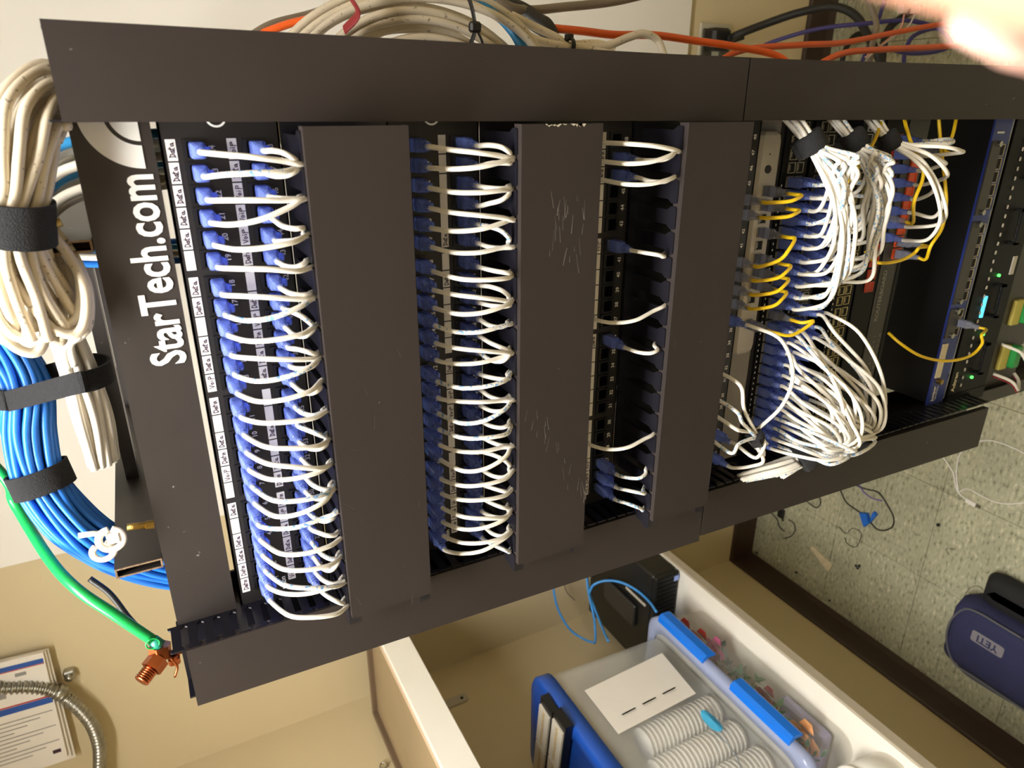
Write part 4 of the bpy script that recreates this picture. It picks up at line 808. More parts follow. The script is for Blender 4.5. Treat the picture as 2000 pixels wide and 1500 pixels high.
for c in range(0, 9):
    swcord(2, c, 0, VR2, ER(VR2, .006), lambda x, z: bun(x, -.690, .20, -.084), 'R', 'white cords into the second bundle',
           'white cable in the second switch, upper row, %s towards the velcro wrap' % NTH[8-c])
for c in range(0, 9):
    swcord(2, c, 1, VR2, ER(VR2, .006), lambda x, z: bun(x, -.694, .22, -.078), 'R', 'white cords into the second bundle',
           'white cable in the second switch, lower row, %s towards the velcro wrap' % NTH[8-c])
for row in (0, 1):
    for c in range(11, 24, 1 if row == 0 else 2):
        swcord(2, c, row, VL2, VL2+Vector((-.018, .024, .030)), lambda x, z: [(x-(x+.19)*.08, -.070, z-.008), (x-(x+.19)*.40, -.094, zz(-.742)-.12*(x+.05)), (x-(x+.19)*.80, -.086, zz(-.776))], 'L', 'white cords into the lower left bundle',
               'white cable in the second switch, %s row, %s from the slotted duct' % (('upper', 'lower')[row], NTH[23-c]), sp=.014)
for i in range(8):
    x = .1950-i*.0178
    swcord(4, i, 0, VR3, ER(VR3, .006), lambda x, z: [(x+.006, -.070, z-.004), (x+.010+(.17-x)*.30, -.088, zz(-.812)), (x+.010+(.185-x)*.70, -.082, zz(-.780))], 'R', 'white cords into the third bundle',
           'white cable in the red port switch, %s towards the yellow loop' % NTH[i], jz=zz(-.8350), jx=x)
velcro('velcro_wrap', VR1, (.8, .3, .5), .0165, .020, 'black velcro wrap on the uppermost right hand white bundle')
velcro('velcro_wrap', VR2, (.8, .3, .5), .0150, .020, 'black velcro wrap on the middle right hand white bundle')
velcro('velcro_wrap', VR3, (.8, .3, .5), .0120, .020, 'black velcro wrap on the lowest right hand white bundle')
velcro('velcro_wrap', VL1+Vector((-.004, .004, .010)), (-.5, .2, .7), .0210, .020, 'black velcro wrap on the thick white bundle by the left duct')
velcro('velcro_wrap', VL2, (-.6, .4, .5), .0170, .020, 'black velcro wrap on the lower white bundle by the left duct')
# white cords of the lowest panel gathered to the left
for i, (n, p) in enumerate(((9, 'jackp4'), (7, 'b'), (6, 'c'), (4, 'd'), (36, ''), (27, ''), (25, ''))):
    c = (n-1) % 24; row = (n-1)//24; x = portx(c); z = zz(PZ[4])+(.0112 if row == 0 else -.0330)
    random.seed(n); o = Vector((random.uniform(-.004,.004), random.uniform(-.004,.004), random.uniform(-.004,.004)))
    if n == 25: P = [Vector((x,-.030,z)), Vector((x,-.044,z-.003)), Vector((x+.005,-.058,z-.022)), Vector((x+.014,-.064,zz(-.60)))]+[VL0+o, VL0+Vector((-.02,.006,-.03))]
    elif n == 36: P = [Vector((x,-.030,z)), Vector((x,-.044,z-.003)), Vector((x-.015,-.066,z-.030)), Vector((x-.060,-.072,z-.052)), Vector((x-.105,-.066,z-.048)), VL0+o, VL0+Vector((-.035,.012,-.028))]
    else: P = [Vector((x,-.030,z)), Vector((x,-.044,z-.002)), Vector((x-.012,-.066,z-.016)), Vector((x+(VL0.x-x)*.5,-.064,z-.030)), VL0+o, VL0+Vector((-.036,.012,-.030))+o]
    cord(P, (x, -.002, z), M_CORDPRINT if i in (1, 3) else M_CORD, 'white cable, %s from the slotted duct, %s row of the lowest patch panel' % (NTH[c], ('upper', 'lower')[row]), 'white cords of the lowest panel', 'blue', .0024, 7)
velcro('velcro_wrap', VL0, (-.6, .2, -.6), .0105, .016, 'small black velcro wrap on the white cords of the lowest panel')
# bundle that comes back up the left duct
random.seed(3)
for i in range(14):
    a = random.uniform(0, 6.28); q = math.sqrt(random.random())*.011; o = Vector((math.cos(a)*q*.5, math.sin(a)*q, math.cos(a+.6)*q))
    B = VL1+Vector((-.012,.006,.018))
    cable('patch_cable', [B+o, B+Vector((-.004,.004,.022))+o*1.2, B+Vector((-.010,.014,.048))+o*1.1, B+Vector((-.018,.026,.075))+o*.8], .0024, M_CORDPRINT if i % 4 == 0 else M_CORD, 'white cord of the gathered bundle going up into the left duct', 'patch cable', 'white cords rising beside the left duct', seg=6)

for i, (x0, x1, y, z) in enumerate(((.19, .02, -.036, -.462), (.06, -.12, -.030, -.470), (-.05, -.21, -.038, -.458), (-.10, -.20, -.028, -.480))):
    cable('network_cable', [(x0, y, zz(z)), (x0*.7+x1*.3, y-.008, zz(z)+.006), (x0*.3+x1*.7, y+.006, zz(z)-.004), (x1, y, zz(z)+.004)], .0026, M_CORD, 'white cable lying inside the lowest horizontal duct, seen through its slots', 'cable', 'cables inside the lowest duct')
# ================================================================ ladder tray on top of the rack
lad = thing('cable_ladder', 'black cable ladder of rectangular tubes lying on top of the rack', 'cable ladder', (0, .3, zz(.0945)))
def rail(xc, y0):
    x0, x1 = xc-.0048, xc+.0048; z0, z1 = zz(.0942), zz(.1325); w_ = .0016
    b = MB(); y1 = 1.005
    for a, c, e, f in ((x0, x0+w_, z0, z1), (x1-w_, x1, z0, z1), (x0+w_, x1-w_, z0, z0+w_), (x0+w_, x1-w_, z1-w_, z1)): b.box(a, c, y0, y1, e, f)
    r = b.build('rail', M_BLACK, lad)
    c = MB(); e_ = y0-.0004
    for a, cc, e, f in ((x0, x0+w_, z0, z1), (x1-w_, x1, z0, z1), (x0+w_, x1-w_, z0, z0+w_), (x0+w_, x1-w_, z1-w_, z1)): c.box(a, cc, e_, y0, e, f)
    c.build('cut_end', M_RAWSTEEL, r)
    MB().box(x0+w_, x1-w_, y0+.012, y0+.014, z0+w_, z1-w_).build('rusty_inside', M_RUST, r)
rail(.1350, -.0005); rail(-.1540, -.0005)
for y in (.175, .405, .635, .865): MB().box(-.1492, .1302, y, y+.0254, zz(.1090), zz(.1215)).build('rung', M_BLACK, lad)

# ================================================================ bundles above the rack
def frames(P):
    F = []; up = None
    for i in range(len(P)):
        t = (P[min(i+1, len(P)-1)]-P[max(i-1, 0)]).normalized()
        if up is None: up = Vector((0,0,1)) if abs(t.z) < .9 else Vector((0,1,0))
        u = (up-t*up.dot(t)).normalized(); up = u; F.append((u, t.cross(u)))
    return F
def packed(n, r):
    out = [(0., 0.)]; ring = 1
    while len(out) < n:
        k = 6*ring
        out += [(2*r*ring*math.cos(2*math.pi*i/k+.3*ring), 2*r*ring*math.sin(2*math.pi*i/k+.3*ring)) for i in range(k)]; ring += 1
    return out[:n]
def bundle(name, key, n, r, m, label, group, twist=.6, wob=.0012, spread=None, cat='cable', sq=(1., 1.), seg=6, extra=None):
    P = [Vector(p) for p in (DATA[key] if isinstance(key, str) else key)]; F = frames(P); random.seed(len(P)*n)
    for i, (a, b) in enumerate(packed(n, r)):
        ph = random.uniform(0, 6.28); pts = []
        for k, p in enumerate(P):
            th = twist*k/max(1, len(P)-1); s = (spread[k] if spread else 1.); c_, s_ = math.cos(th), math.sin(th)
            A, B_ = (a*c_-b*s_)*s*sq[0], (a*s_+b*c_)*s*sq[1]; u, v = F[k]
            pts.append(p+u*(A+wob*math.sin(ph+k*1.7)*s)+v*(B_+wob*math.cos(ph*1.3+k*1.3)*s))
        if extra: pts = extra(i, pts)
        cable(name, pts, r, m if not isinstance(m, list) else m[i % len(m)], label, cat, group, seg=seg)
bundle('network_cable', [(.22, .86, 2.845), (.20, .72, 2.62), (.13, .42, 2.30)]+DATA['blue_bundle'], 37, .0034, M_BLUE, 'blue network cable in the thick bundle that bends down behind the rack', 'blue cables of the thick bundle', .9, .0016, [1,1,1,1,1,1,.95,.95,1,1,1,1,1])
bundle('network_cable', 'beige_up', 19, .0037, M_BEIGE, 'beige cable in the velcro-wrapped bundle above the emblem', 'beige cables of the wrapped bundle', .8, .0020, [1.5,1.5,1.35,1.2,1.0,.92,1.05,1.3,1.6], sq=(1.05, .9))
bundle('network_cable', 'white_bundle', 16, .0036, M_WHITE, 'cream cable of the flat bundle hanging between ladder and blue bundle', 'cream cables of the flat bundle', .3, .0018, [1.2,1.05,1.0,1.05,1.0], sq=(1., .9))
# hairpin loops of the beige coil
random.seed(5)
for i in range(13):
    u = i/12; w_ = .010+.030*u; x0 = .075+random.uniform(-.014, .012); zc = zz(.134)+random.uniform(-.020, .022); yo = -.016+.04*random.random()
    P = [(.165, yo+.01, zc+w_*.6+.02), (.130, yo, zc+w_*.75+.008), (x0+.025, yo-.004, zc+w_*.7), (x0+.004, yo-.006, zc+w_*.35), (x0-.003, yo-.006, zc-.002), (x0+.006, yo-.004, zc-w_*.35), (x0+.030, yo, zc-w_*.5), (.130, yo+.012, zc-w_*.42+.004), (.152, yo+.02, zc-w_*.3+.012)]
    cable('network_cable', P, .0038, M_BEIGE if i % 3 else M_WHITE, 'beige cable folded into hairpin loops over the ladder rail', 'cable', 'beige hairpin loops', seg=6)
for i in range(6):
    o = Vector((random.uniform(-.006,.006), random.uniform(-.01,.01), random.uniform(-.006,.006)))
    cable('network_cable', [Vector((.090,.03,zz(.135)))+o, Vector((.062,.05,zz(.120)))+o, Vector((.045,.07,zz(.135)))+o, Vector((.020,.09,zz(.138)))+o], .0038, M_WHITE, 'short white loop between the hairpin coil and the flat bundle', 'cable', 'short white loops', seg=6)
for i, p in enumerate(((.120, .085), (.1165, .075), (.112, .095), (.1085, .085), (.1225, .10))):
    cable('network_cable', [(p[0]+.004, p[1], zz(.16)), (p[0], p[1], zz(.12)), (p[0]-.004, p[1], zz(.09)), (p[0]-.006, p[1], zz(.03))], .0034, (M_SKY, M_WHITE, M_SKY, M_BLUE, M_BLUE)[i], ('sky blue cable dropping behind the top plate', 'white cable dropping behind the top plate among blue ones', 'second sky blue cable dropping behind the top plate', 'dark blue cable dropping behind the top plate', 'hindmost dark blue cable dropping behind the top plate')[i], 'cable', 'cables dropping behind the top plate')
random.seed(9)
for i in range(8):
    x = .205-i*.006; y = .055+.012*(i % 3)
    cable('network_cable', [(x-.07, y, zz(.150)+.002*i), (x-.045, y, zz(.142)), (x-.012, y, zz(.122)), (x+.004, y, zz(.090)), (x+.008, y, zz(.03))], .0040, M_WHITE if i % 4 else M_SKY, 'pale cable bending down behind the emblem', 'cable', 'pale cables behind the emblem')
def strap(name, P, w, label):
    """flat fabric strap along closed/open path P, width vector given per point"""
    b = MB(); vs = []; fs = []
    P = cr([p for p, _ in P], 6), cr([q for _, q in P], 6)
    for p, q in zip(*P):
        q = q.normalized()*w/2; vs += [p-q, p+q]
    n = len(vs)//2; fs = [(2*i, 2*i+1, 2*i+3, 2*i+2) for i in range(n-1)]
    b.add(vs, fs); o = b.build(name, M_VELCRO)
    s = o.modifiers.new('thick', 'SOLIDIFY'); s.thickness = .0022
    return o
def ring_strap(name, key, idx, r, w, label, sq=(1., 1.), grp='velcro straps on the overhead bundles'):
    P = [Vector(p) for p in DATA[key]] if isinstance(key, str) else [Vector(p) for p in key]; F = frames(P); u, v = F[idx]; c = P[idx]
    t = (P[min(idx+1, len(P)-1)]-P[idx-1]).normalized()
    pts = [(c+u*math.cos(a)*r*sq[0]+v*math.sin(a)*r*sq[1], t) for a in [2*math.pi*i/20 for i in range(22)]]
    o = strap('velcro_strap', pts, w, label); return tag(o, label, 'velcro strap', grp)
ring_strap('velcro_strap', 'blue_bundle', 4, .0255, .024, 'black velcro strap around the blue bundle only')
c0 = Vector(DATA['blue_bundle'][2]); c1 = Vector(DATA['white_bundle'][2]); tdir = Vector((-1, 0, .0))
pts = []
for a in [2*math.pi*i/24 for i in range(26)]:
    far = c0 if math.cos(a) > 0 else c1; rr = .027
    pts.append((Vector((0, 0, 0))+far+Vector((0, math.sin(a)*rr, math.cos(a)*rr)), tdir))
tag(strap('velcro_strap', pts, .020, ''), 'long black velcro strap around blue and cream bundles together', 'velcro strap', 'velcro straps on the overhead bundles')
ring_strap('velcro_strap', 'beige_up', 5, .0225, .030, 'wide black velcro strap on the beige bundle at the ladder end')
# bolt by the wide strap
t = thing('carriage_bolt', 'short yellow zinc bolt beside the wide velcro strap', 'bolt', DATA['bolt_right'][1])
MB().cyl(DATA['bolt_right'][0], DATA['bolt_right'][1], .0034, 12).build('shank', M_BRASS, t, True)
# zip tie and threaded stud on the far ladder rail
z_ = [Vector(p) for p in DATA['zip_tie']]
t = thing('threaded_stud', 'yellow zinc stud standing up beside the ladder rail', 'bolt', z_[3]); a, b_ = z_[2], z_[3]
MB().cyl(a, a.lerp(b_, .72), .0030, 12).build('shank', M_BRASS, t, True)
th = MB()
for i in range(9): q = a.lerp(b_, .70+.035*i); th.cyl(q, q+(b_-a).normalized()*.0009, .0038, 12)
th.build('thread', M_BRASS, t)
t = thing('cable_tie', 'white nylon cable tie looped on the yellow stud', 'cable tie', z_[0])
c = z_[0]+Vector((0, -.004, 0))
MB().tube(cr([c+Vector((math.cos(a)*.010, -.004, math.sin(a)*.009+.002)) for a in [i*.55 for i in range(12)]], 4), .0024, 8, flat=(.0030, .0011)).build('loop', M_WHITE, t, True)
MB().tube(cr([c+Vector((-.012+math.cos(a)*.008, .0, .010+math.sin(a)*.008)) for a in [i*.6+.6 for i in range(10)]], 4), .0022, 8, flat=(.0028, .0011)).build('second_loop', M_WHITE, t, True)
MB().tube([c+Vector((.006, -.003, .004)), c+Vector((.009, -.003, .014)), c+Vector((.010, -.003, .024))], .002, 8, flat=(.0026, .0010)).build('tail', M_WHITE, t, True)
MB().cbox(c.x-.004, c.x+.006, c.y-.006, c.y+.002, c.z-.005, c.z+.005, .001).build('lock', M_WHITE, t)
# ground wire and copper lug
g = [Vector((.10, .50, 2.45)), Vector((.05, .32, 2.26))]+[Vector(p) for p in DATA['green']]
t = thing('ground_wire', 'thick green ground wire running from the blue bundle to the copper clamp', 'wire', g[-1])
MB().tube(cr(g, 8), .0052, 12).build('insulation', M_GREEN, t, True)
MB().tube([g[-1]+(g[-1]-g[-2]).normalized()*.0, g[-1]+(g[-1]-g[-2]).normalized()*.010], .0058, 12).build('taped_end', mat('teal_tape', '#1d7f6a', .4, 0, .1, 60), t, True)
MB().tube(cr([g[-1]+Vector((.006*math.cos(i), -.006, .006*math.sin(i))) for i in range(8)], 4), .0008, 6).build('loose_strand', M_GREEN, t, True)
lg_ = [Vector(p) for p in DATA['lug']]
t = thing('ground_clamp', 'copper split-bolt clamp joining the green wire to the rack', 'clamp', lg_[0])
d = (lg_[1]-lg_[0]).normalized(); u = d.orthogonal().normalized(); v = d.cross(u)
def hexp(c, dd, r, l):
    u = dd.orthogonal().normalized(); v = dd.cross(u); b = MB()
    b.rings([[c+dd*k*l+u*r*math.cos(i*math.pi/3)+v*r*math.sin(i*math.pi/3) for i in range(6)] for k in (-.5, .5)]); return b
hexp(lg_[0]+Vector((.002, 0, .004)), Vector((1, .2, -.1)).normalized(), .0105, .013).build('nut', M_COPPER, t)
hexp(lg_[0]+d*.014, d, .0105, .012).build('hex_body', M_COPPER, t)
tb = MB()
for i in range(6): q = lg_[0]+d*(.020+i*.0022); tb.tube([q, q+d*.0011, q+d*.0022], [.0066, .0078, .0066], 14)
tb.build('threaded_end', M_COPPER, t, True)
MB().cbox(lg_[0].x-.018, lg_[0].x-.008, lg_[0].y-.006, lg_[0].y+.006, lg_[0].z-.012, lg_[0].z-.001, .002).build('saddle', M_COPPER, t)
for i in range(3):
    MB().tube(cr([lg_[0]+Vector((-.004, 0, -.003)), lg_[2]+Vector((.010, -.002*i, .004-.003*i)), lg_[2]+Vector((.012-.004*i, 0, -.012))], 5), .0013, 6).build('strand', M_COPPER, t, True)
MB().tube(cr([lg_[0]+Vector((-.006, -.004, -.004)), lg_[0]+Vector((-.018, -.006, -.008)), lg_[0]+Vector((-.030, -.006, -.004))], 5), .0014, 6).build('strand', M_COPPER, t, True)
cable('ground_wire', DATA['black_ground'], .0030, M_BLKCORD, 'thin black wire behind the green ground wire', 'wire')

# ================================================================ cables beside the far post
cc = Vector(DATA['coilR_c'][0])
random.seed(21)
def coil_arc(r, yo, m, lab, grp, rr=.0042, a0=-30, a1=205, ox=0., oz=0.):
    P = []
    for i in range(15):
        a = math.radians(a0+(a1-a0)*i/14); w_ = r*(1+.025*math.sin(a*3+r*90))
        P.append((cc.x+ox+w_*.86*math.sin(a)*.98, cc.y+yo+.006*math.sin(a*2+yo*300), cc.z+oz+w_*1.05*math.cos(a)))
    cable('network_cable', P, rr, m, lab, 'cable', grp, seg=4)
for i in range(18):
    r = .070+.0060*(i % 15)+random.uniform(-.002,.002); yo = -.020+.0085*(i % 4)+random.uniform(-.004,.004)
    coil_arc(r, yo, M_BEIGE, 'beige cable wound into the big coil hanging beside the right duct', 'beige cables of the big coil', ox=random.uniform(-.004,.004), oz=random.uniform(-.006,.006))
t = thing('velcro_tie', 'dark red tie across the big beige coil', 'cable tie', (cc.x, cc.y, cc.z))
P = [(.300, .098, zz(-.140)), (.312, .085, zz(-.150)), (.322, .083, zz(-.146)), (.334, .090, zz(-.138)), (.340, .110, zz(-.132))]
MB().tube(cr([Vector(p) for p in P], 5), .003, 8, flat=(.0012, .0055)).build('band', M_RED, t, True)
t = thing('cable_tie', 'black nylon tie knotted on the big beige coil', 'cable tie', (.31, .09, zz(-.28)))
MB().tube(cr([Vector(p) for p in ((.345,.10,zz(-.262)), (.332,.088,zz(-.264)), (.318,.083,zz(-.266)), (.306,.084,zz(-.268)), (.295,.088,zz(-.266)), (.280,.092,zz(-.258)))], 5), .002, 8, flat=(.0010, .0035)).build('band', M_BLKCORD, t, True)
MB().cbox(.302, .312, .078, .086, zz(-.273), zz(-.261), .002).build('knot', M_BLKCORD, t)
MB().tube(cr([Vector(p) for p in ((.306,.082,zz(-.268)), (.296,.082,zz(-.274)), (.284,.084,zz(-.279)))], 4), .002, 8, flat=(.0008, .0026)).build('tail', M_BLKCORD, t, True)
cable('network_cable', DATA['blueR1'], .0042, M_SKY, 'nearer of two teal blue cables beside the big beige coil', 'cable', 'teal blue cables')
cable('network_cable', DATA['blueR2'], .0042, M_SKY, 'farther of two teal blue cables beside the big beige coil', 'cable', 'teal blue cables')
cable('network_cable', DATA['greyR'], .0058, M_GREYCORD, 'thick grey cable above the dark red tie', 'cable')
cable('network_cable', DATA['greyR2'], .0062, M_GREYCORD, 'thick grey cable crossing the white backboard', 'cable')
cable('network_cable', DATA['blackR'], .0130, M_BLKCORD, 'thick black cable bending behind the beige cables', 'cable')
cable('network_cable', DATA['redR'], .0040, M_ORANGE, 'red orange cable beneath the thick grey cable', 'cable')
cable('network_cable', DATA['beigeR1'], .0048, M_BEIGE, 'beige cable humped above the duct cover', 'cable')
cable('network_cable', DATA['beigeR2'], .0048, M_BEIGE, 'beige cable tied with a black band beside the teal cables', 'cable')
cable('network_cable', DATA['beigeR3'], .0048, M_BEIGE, 'lowest beige cable under the humped one', 'cable')
q = Vector(DATA['beigeR1'][3])
t = thing('cable_tie', 'small black tie on the humped beige cable', 'cable tie', q); MB().tube(cr([q+Vector((math.cos(a)*.009, math.sin(a)*.009-.002, -.001)) for a in [i*.7 for i in range(10)]], 4), .002, 8, flat=(.003, .0010)).build('band', M_BLKCORD, t, True)
MB().cbox(q.x+.006, q.x+.013, q.y-.006, q.y+.002, q.z-.004, q.z+.005, .001).build('lock', M_BLKCORD, t)
cable('fibre_cable', DATA['orange1'], .0055, M_ORANGE, 'orange fibre cable crossing the white backboard', 'cable', 'orange fibre cables')
cable('fibre_cable', DATA['orange2'], .0052, M_ORANGE, 'orange fibre cable running over the brown skirting', 'cable', 'orange fibre cables')
cable('fibre_cable', DATA['orange3'], .0050, M_ORANGE, 'orange fibre cable nearest to the duct cover', 'cable', 'orange fibre cables')
cable('network_cable', DATA['purple1'], .0052, M_PURPLE, 'purple cable rising from the outlet and looping', 'cable', 'purple cables')
cable('network_cable', DATA['purple2'], .0052, M_PURPLE, 'purple cable running straight down past the grey one', 'cable', 'purple cables')
cable('network_cable', DATA['purple3'], .0050, M_PURPLE, 'purple cable in a wide loop over the floor', 'cable', 'purple cables')
cable('network_cable', DATA['greyR3'], .0058, M_GREYCORD, 'grey stripped cable with two clear jacks', 'cable')
cable('power_cable', DATA['black_loop'], .0075, M_BLKCORD, 'black cable in a small arch before the brown skirting', 'cable', 'black power cables')
cable('power_cable', DATA['black_loop2'], .0100, M_BLKCORD, 'heavy black cable in a wide loop above the floor', 'cable', 'black power cables')
for k, m, lab in (('pairA', mat('pink_wire', '#d8a08c', .5), 'pinkish wire pair'), ('pairB', mat('white_wire', '#c9c3c0', .5), 'whitish wire pair')):
    cable('wire_pair', DATA[k], .0016, m, lab+' ending in a clear jack', 'wire', 'stripped wire pairs')
for i, p in enumerate(DATA['jackA']):
    x, y, z = p; t = thing('modular_jack', ('clear jack on the pinkish wire pair', 'clear jack on the whitish wire pair')[i], 'jack', p, 'clear jacks')
    MB().cbox(x-.008, x+.009, y-.007, y+.007, z-.0065, z+.0065, .0012).build('body', mat('clear_jack', '#d8c4b8', .25, 0, .05, 80, see=.3), t)
    MB().box(x-.006, x+.002, y-.009, y-.007, z-.003, z+.003).build('latch', mat('clear_jack', '#d8c4b8', .25), t)
# wall outlet and its plug
o4 = [Vector(p) for p in DATA['outlet']]; x0, x1 = .340, .4480; z0, z1 = .398, .513
t = thing('wall_outlet', 'outlet with a pale cover plate low on the wall below the backboard', 'outlet', ((x0+x1)/2, 1.02, z0))
MB().cbox(x0, x1, 1.020, 1.0295, z0, z1, .003).build('cover_plate', mat('outlet_plate', '#b9b39c', .5, 0, .03, 40), t)
MB().cbox(.3600, .4330, 1.0165, 1.020, .405, .440, .003).build('receptacle', mat('outlet_dark', '#4a4538', .5), t)
MB().cbox(.3600, .4330, 1.0165, 1.020, .470, .505, .003).build('receptacle', mat('outlet_dark', '#4a4538', .5), t)
pc_ = [Vector(p) for p in DATA['power_cord']]
t = thing('power_cable', 'thick black power cable with a moulded plug in the wall outlet', 'power cable', pc_[0], 'black power cables')
MB().cbox(.376, .432, .970, 1.0165, .445, .508, .008).build('plug', M_BLKCORD, t)
MB().tube([Vector((.406, .985, .455)), Vector((.408, .965, .440)), Vector((.412, .945, .425))], [.014, .012, .009], 12).build('strain_relief', M_BLKCORD, t, True)
MB().tube(cr([Vector((.408, .968, .443))]+[p for p in pc_[1:]], 8), .0100, 12).build('cord', M_BLKCORD, t, True)
# ================================================================ things on the back wall
px = [Vector(p) for p in DATA['paper']]
def sheet(name, q, y0, y1, m, parent):
    b = MB(); b.prism([(p[0], p[1]) for p in q], 'y', y0, y1); return b.build(name, m, parent)
lab = ['front leaflet with two blue bands hung behind the steel conduit', 'middle leaflet of the hanging stack', 'rearmost leaflet of the hanging stack']
for i, dx in enumerate((0., -.012, -.026)):
    q = [(-.9223+dx*.2, 2.4403+.09), (-.9349+dx*.3, 2.3231-.004*i), (-1.2528+dx, 2.3387-.006*i), (-1.2478+dx, 2.5159+.09)]
    t = thing('leaflet', lab[i], 'leaflet', (-1.08, .99, 2.33), 'leaflets hung on the wall')
    y0 = .990+.008*i
    sheet('pages', q, y0, y0+.006, M_PAPER, t)
    if i == 0:
        def qq(u, v):   # u across (0..1 from near board edge), v down from the top
            A = Vector((q[0][0], 0, q[0][1])); B = Vector((q[1][0], 0, q[1][1])); C_ = Vector((q[2][0], 0, q[2][1])); D_ = Vector((q[3][0], 0, q[3][1]))
            return (A*(1-u)+D_*u)*(1-v)+(B*(1-u)+C_*u)*v
        def band(u0, u1, v0, v1, m, nm):
            P = [qq(u0, v0), qq(u0, v1), qq(u1, v1), qq(u1, v0)]; b = MB(); b.add([(p.x, y0-.0004, p.z) for p in P], [(0,1,2,3)]); b.build(nm, m, t)
        band(.045, .085, .1, .99, M_PRINTBLUE, 'blue_band'); band(.086, .094, .1, .99, M_PRINTRED, 'red_line')
        band(.40, .455, .1, .99, M_PRINTBLUE, 'blue_band'); band(.385, .398, .1, .99, M_PRINTRED, 'red_line')
        band(.26, .31, .25, .62, M_PRINTGREY, 'picture'); band(.12, .15, .72, .82, M_PRINTGREY, 'picture')
        for k in range(11):
            u = .52+k*.036; band(u, u+.009, .15+.05*(k % 3), .97-.11*(k % 4), M_PRINTGREY, 'text_line')
        band(.90, .935, .90, .965, M_INK, 'round_mark')
cp = [Vector(p) for p in DATA['conduit']]
t = thing('flexible_conduit', 'ribbed steel flexible conduit curving across the wall', 'conduit', cp[4])
P = cr([Vector((-.845, .985, 2.845)), Vector((-.850, .985, 2.68)), Vector((-.885, .985, 2.55))]+cp[:-1]+[Vector((-1.34, .985, 2.285)), Vector((-1.45, .985, 2.292))], 40); b = MB(); R = []; L_ = 0
rr = []
for i, p in enumerate(P):
    if i: L_ += (p-P[i-1]).length
    rr.append(.0130+.0026*math.sin(L_/.0105*2*math.pi))
MB().tube(P, rr, 16).build('ribbed_tube', M_STEEL, t, True)
c = Vector(DATA['clamp'][0]); e = Vector(DATA['clamp'][1])
t = thing('conduit_clamp', 'small steel clamp holding the conduit to the wall', 'clamp', c)
dirc = (cp[4]-cp[3]).normalized()
MB().tube([c-dirc*.011, c, c+dirc*.011], .0175, 16).build('saddle', M_STEEL, t, True)
MB().cbox(e.x-.013, e.x+.013, 1.010, 1.029, e.z-.012, e.z+.012, .003).build('foot', M_STEEL, t)
MB().cyl((e.x, 1.000, e.z), (e.x, 1.012, e.z), .007, 12).build('screw', M_STEEL, t, True)

# ================================================================ wall shelf and desk by the left wall
SZ = zz(-.300)
t = thing('wall_shelf', 'wall shelf with a white front edge above the desk', 'shelf', (-1.24, .3, SZ-.07))
MB().box(-1.430, -1.062, -1.2, .935, SZ-.018, SZ-.014).build('shelf_top', M_TAN, t)
MB().cbox(-1.446, -1.430, -1.2, .950, SZ-.05, SZ, .002).build('rim', M_TANRIM, t)
MB().cbox(-1.430, -1.040, .935, .950, SZ-.05, SZ, .002).build('rim', M_TANRIM, t)
MB().cbox(-1.075, -1.052, -1.2, .935, SZ-.016, SZ-.001, .001).build('lip', M_PINK, t)
MB().cbox(-1.052, -1.038, -1.2, .949, SZ-.0715, SZ, .0015).build('front_edge', M_DESK, t)
MB().box(-1.430, -1.052, -1.2, .935, SZ-.060, SZ-.018).build('underside', M_TANRIM, t)
for x, y in ((-1.34, .62), (-1.30, .52)): MB().cyl((x, y, SZ-.0145), (x, y, SZ-.0125), .004, 10).build('screw', M_STEEL, t)
bq = [Vector(p) for p in DATA['bracket']]
t = thing('wall_bracket', 'small flat steel strap with a hole below the wall shelf', 'bracket', bq[1])
y_, z_b = bq[1].y, bq[1].z
MB().prism([(y_-.016, z_b+.05), (y_-.016, z_b-.010), (y_-.010, z_b-.018), (y_+.010, z_b-.018), (y_+.016, z_b-.010), (y_+.016, z_b+.05)], 'x', -1.4545, -1.4505).build('strap', M_SILVER, t)
MB().cyl((-1.4505, y_, z_b), (-1.4490, y_, z_b), .005, 12).build('hole', M_JACK, t)
t = thing('screw_hook', 'small ring hook on the wall by the shelf rim', 'hook', (-1.44, .77, SZ+.02))
MB().tube([Vector((-1.446, .765+.010*math.cos(a), SZ+.025+.010*math.sin(a))) for a in [i*.6 for i in range(12)]], .002, 8).build('ring', M_STEEL, t, True)
MB().cyl((-1.4548, .765, SZ+.015), (-1.446, .765, SZ+.015), .002, 8).build('shank', M_STEEL, t)
DZ = zz(-1.190)
t = thing('desk', 'white laminate desk along the wall, covered with boxes', 'desk', (-1.24, 0, 0))
MB().box(-1.450, -1.052, -1.3, 1.018, DZ-.028, DZ).build('top', M_DESK, t)
MB().cbox(-1.052, -1.045, -1.3, 1.018, DZ-.028, DZ-.0005, .001).build('edge_band', M_DESKEDGE, t)
for x in (-1.43, -1.08): MB().box(x-.015, x+.015, -1.295, -1.265, 0, DZ-.028).build('leg', M_TANRIM, t)
MB().box(-1.4545, -1.430, -1.3, 1.015, DZ-.075, DZ-.028).build('wall_cleat', M_TANRIM, t)
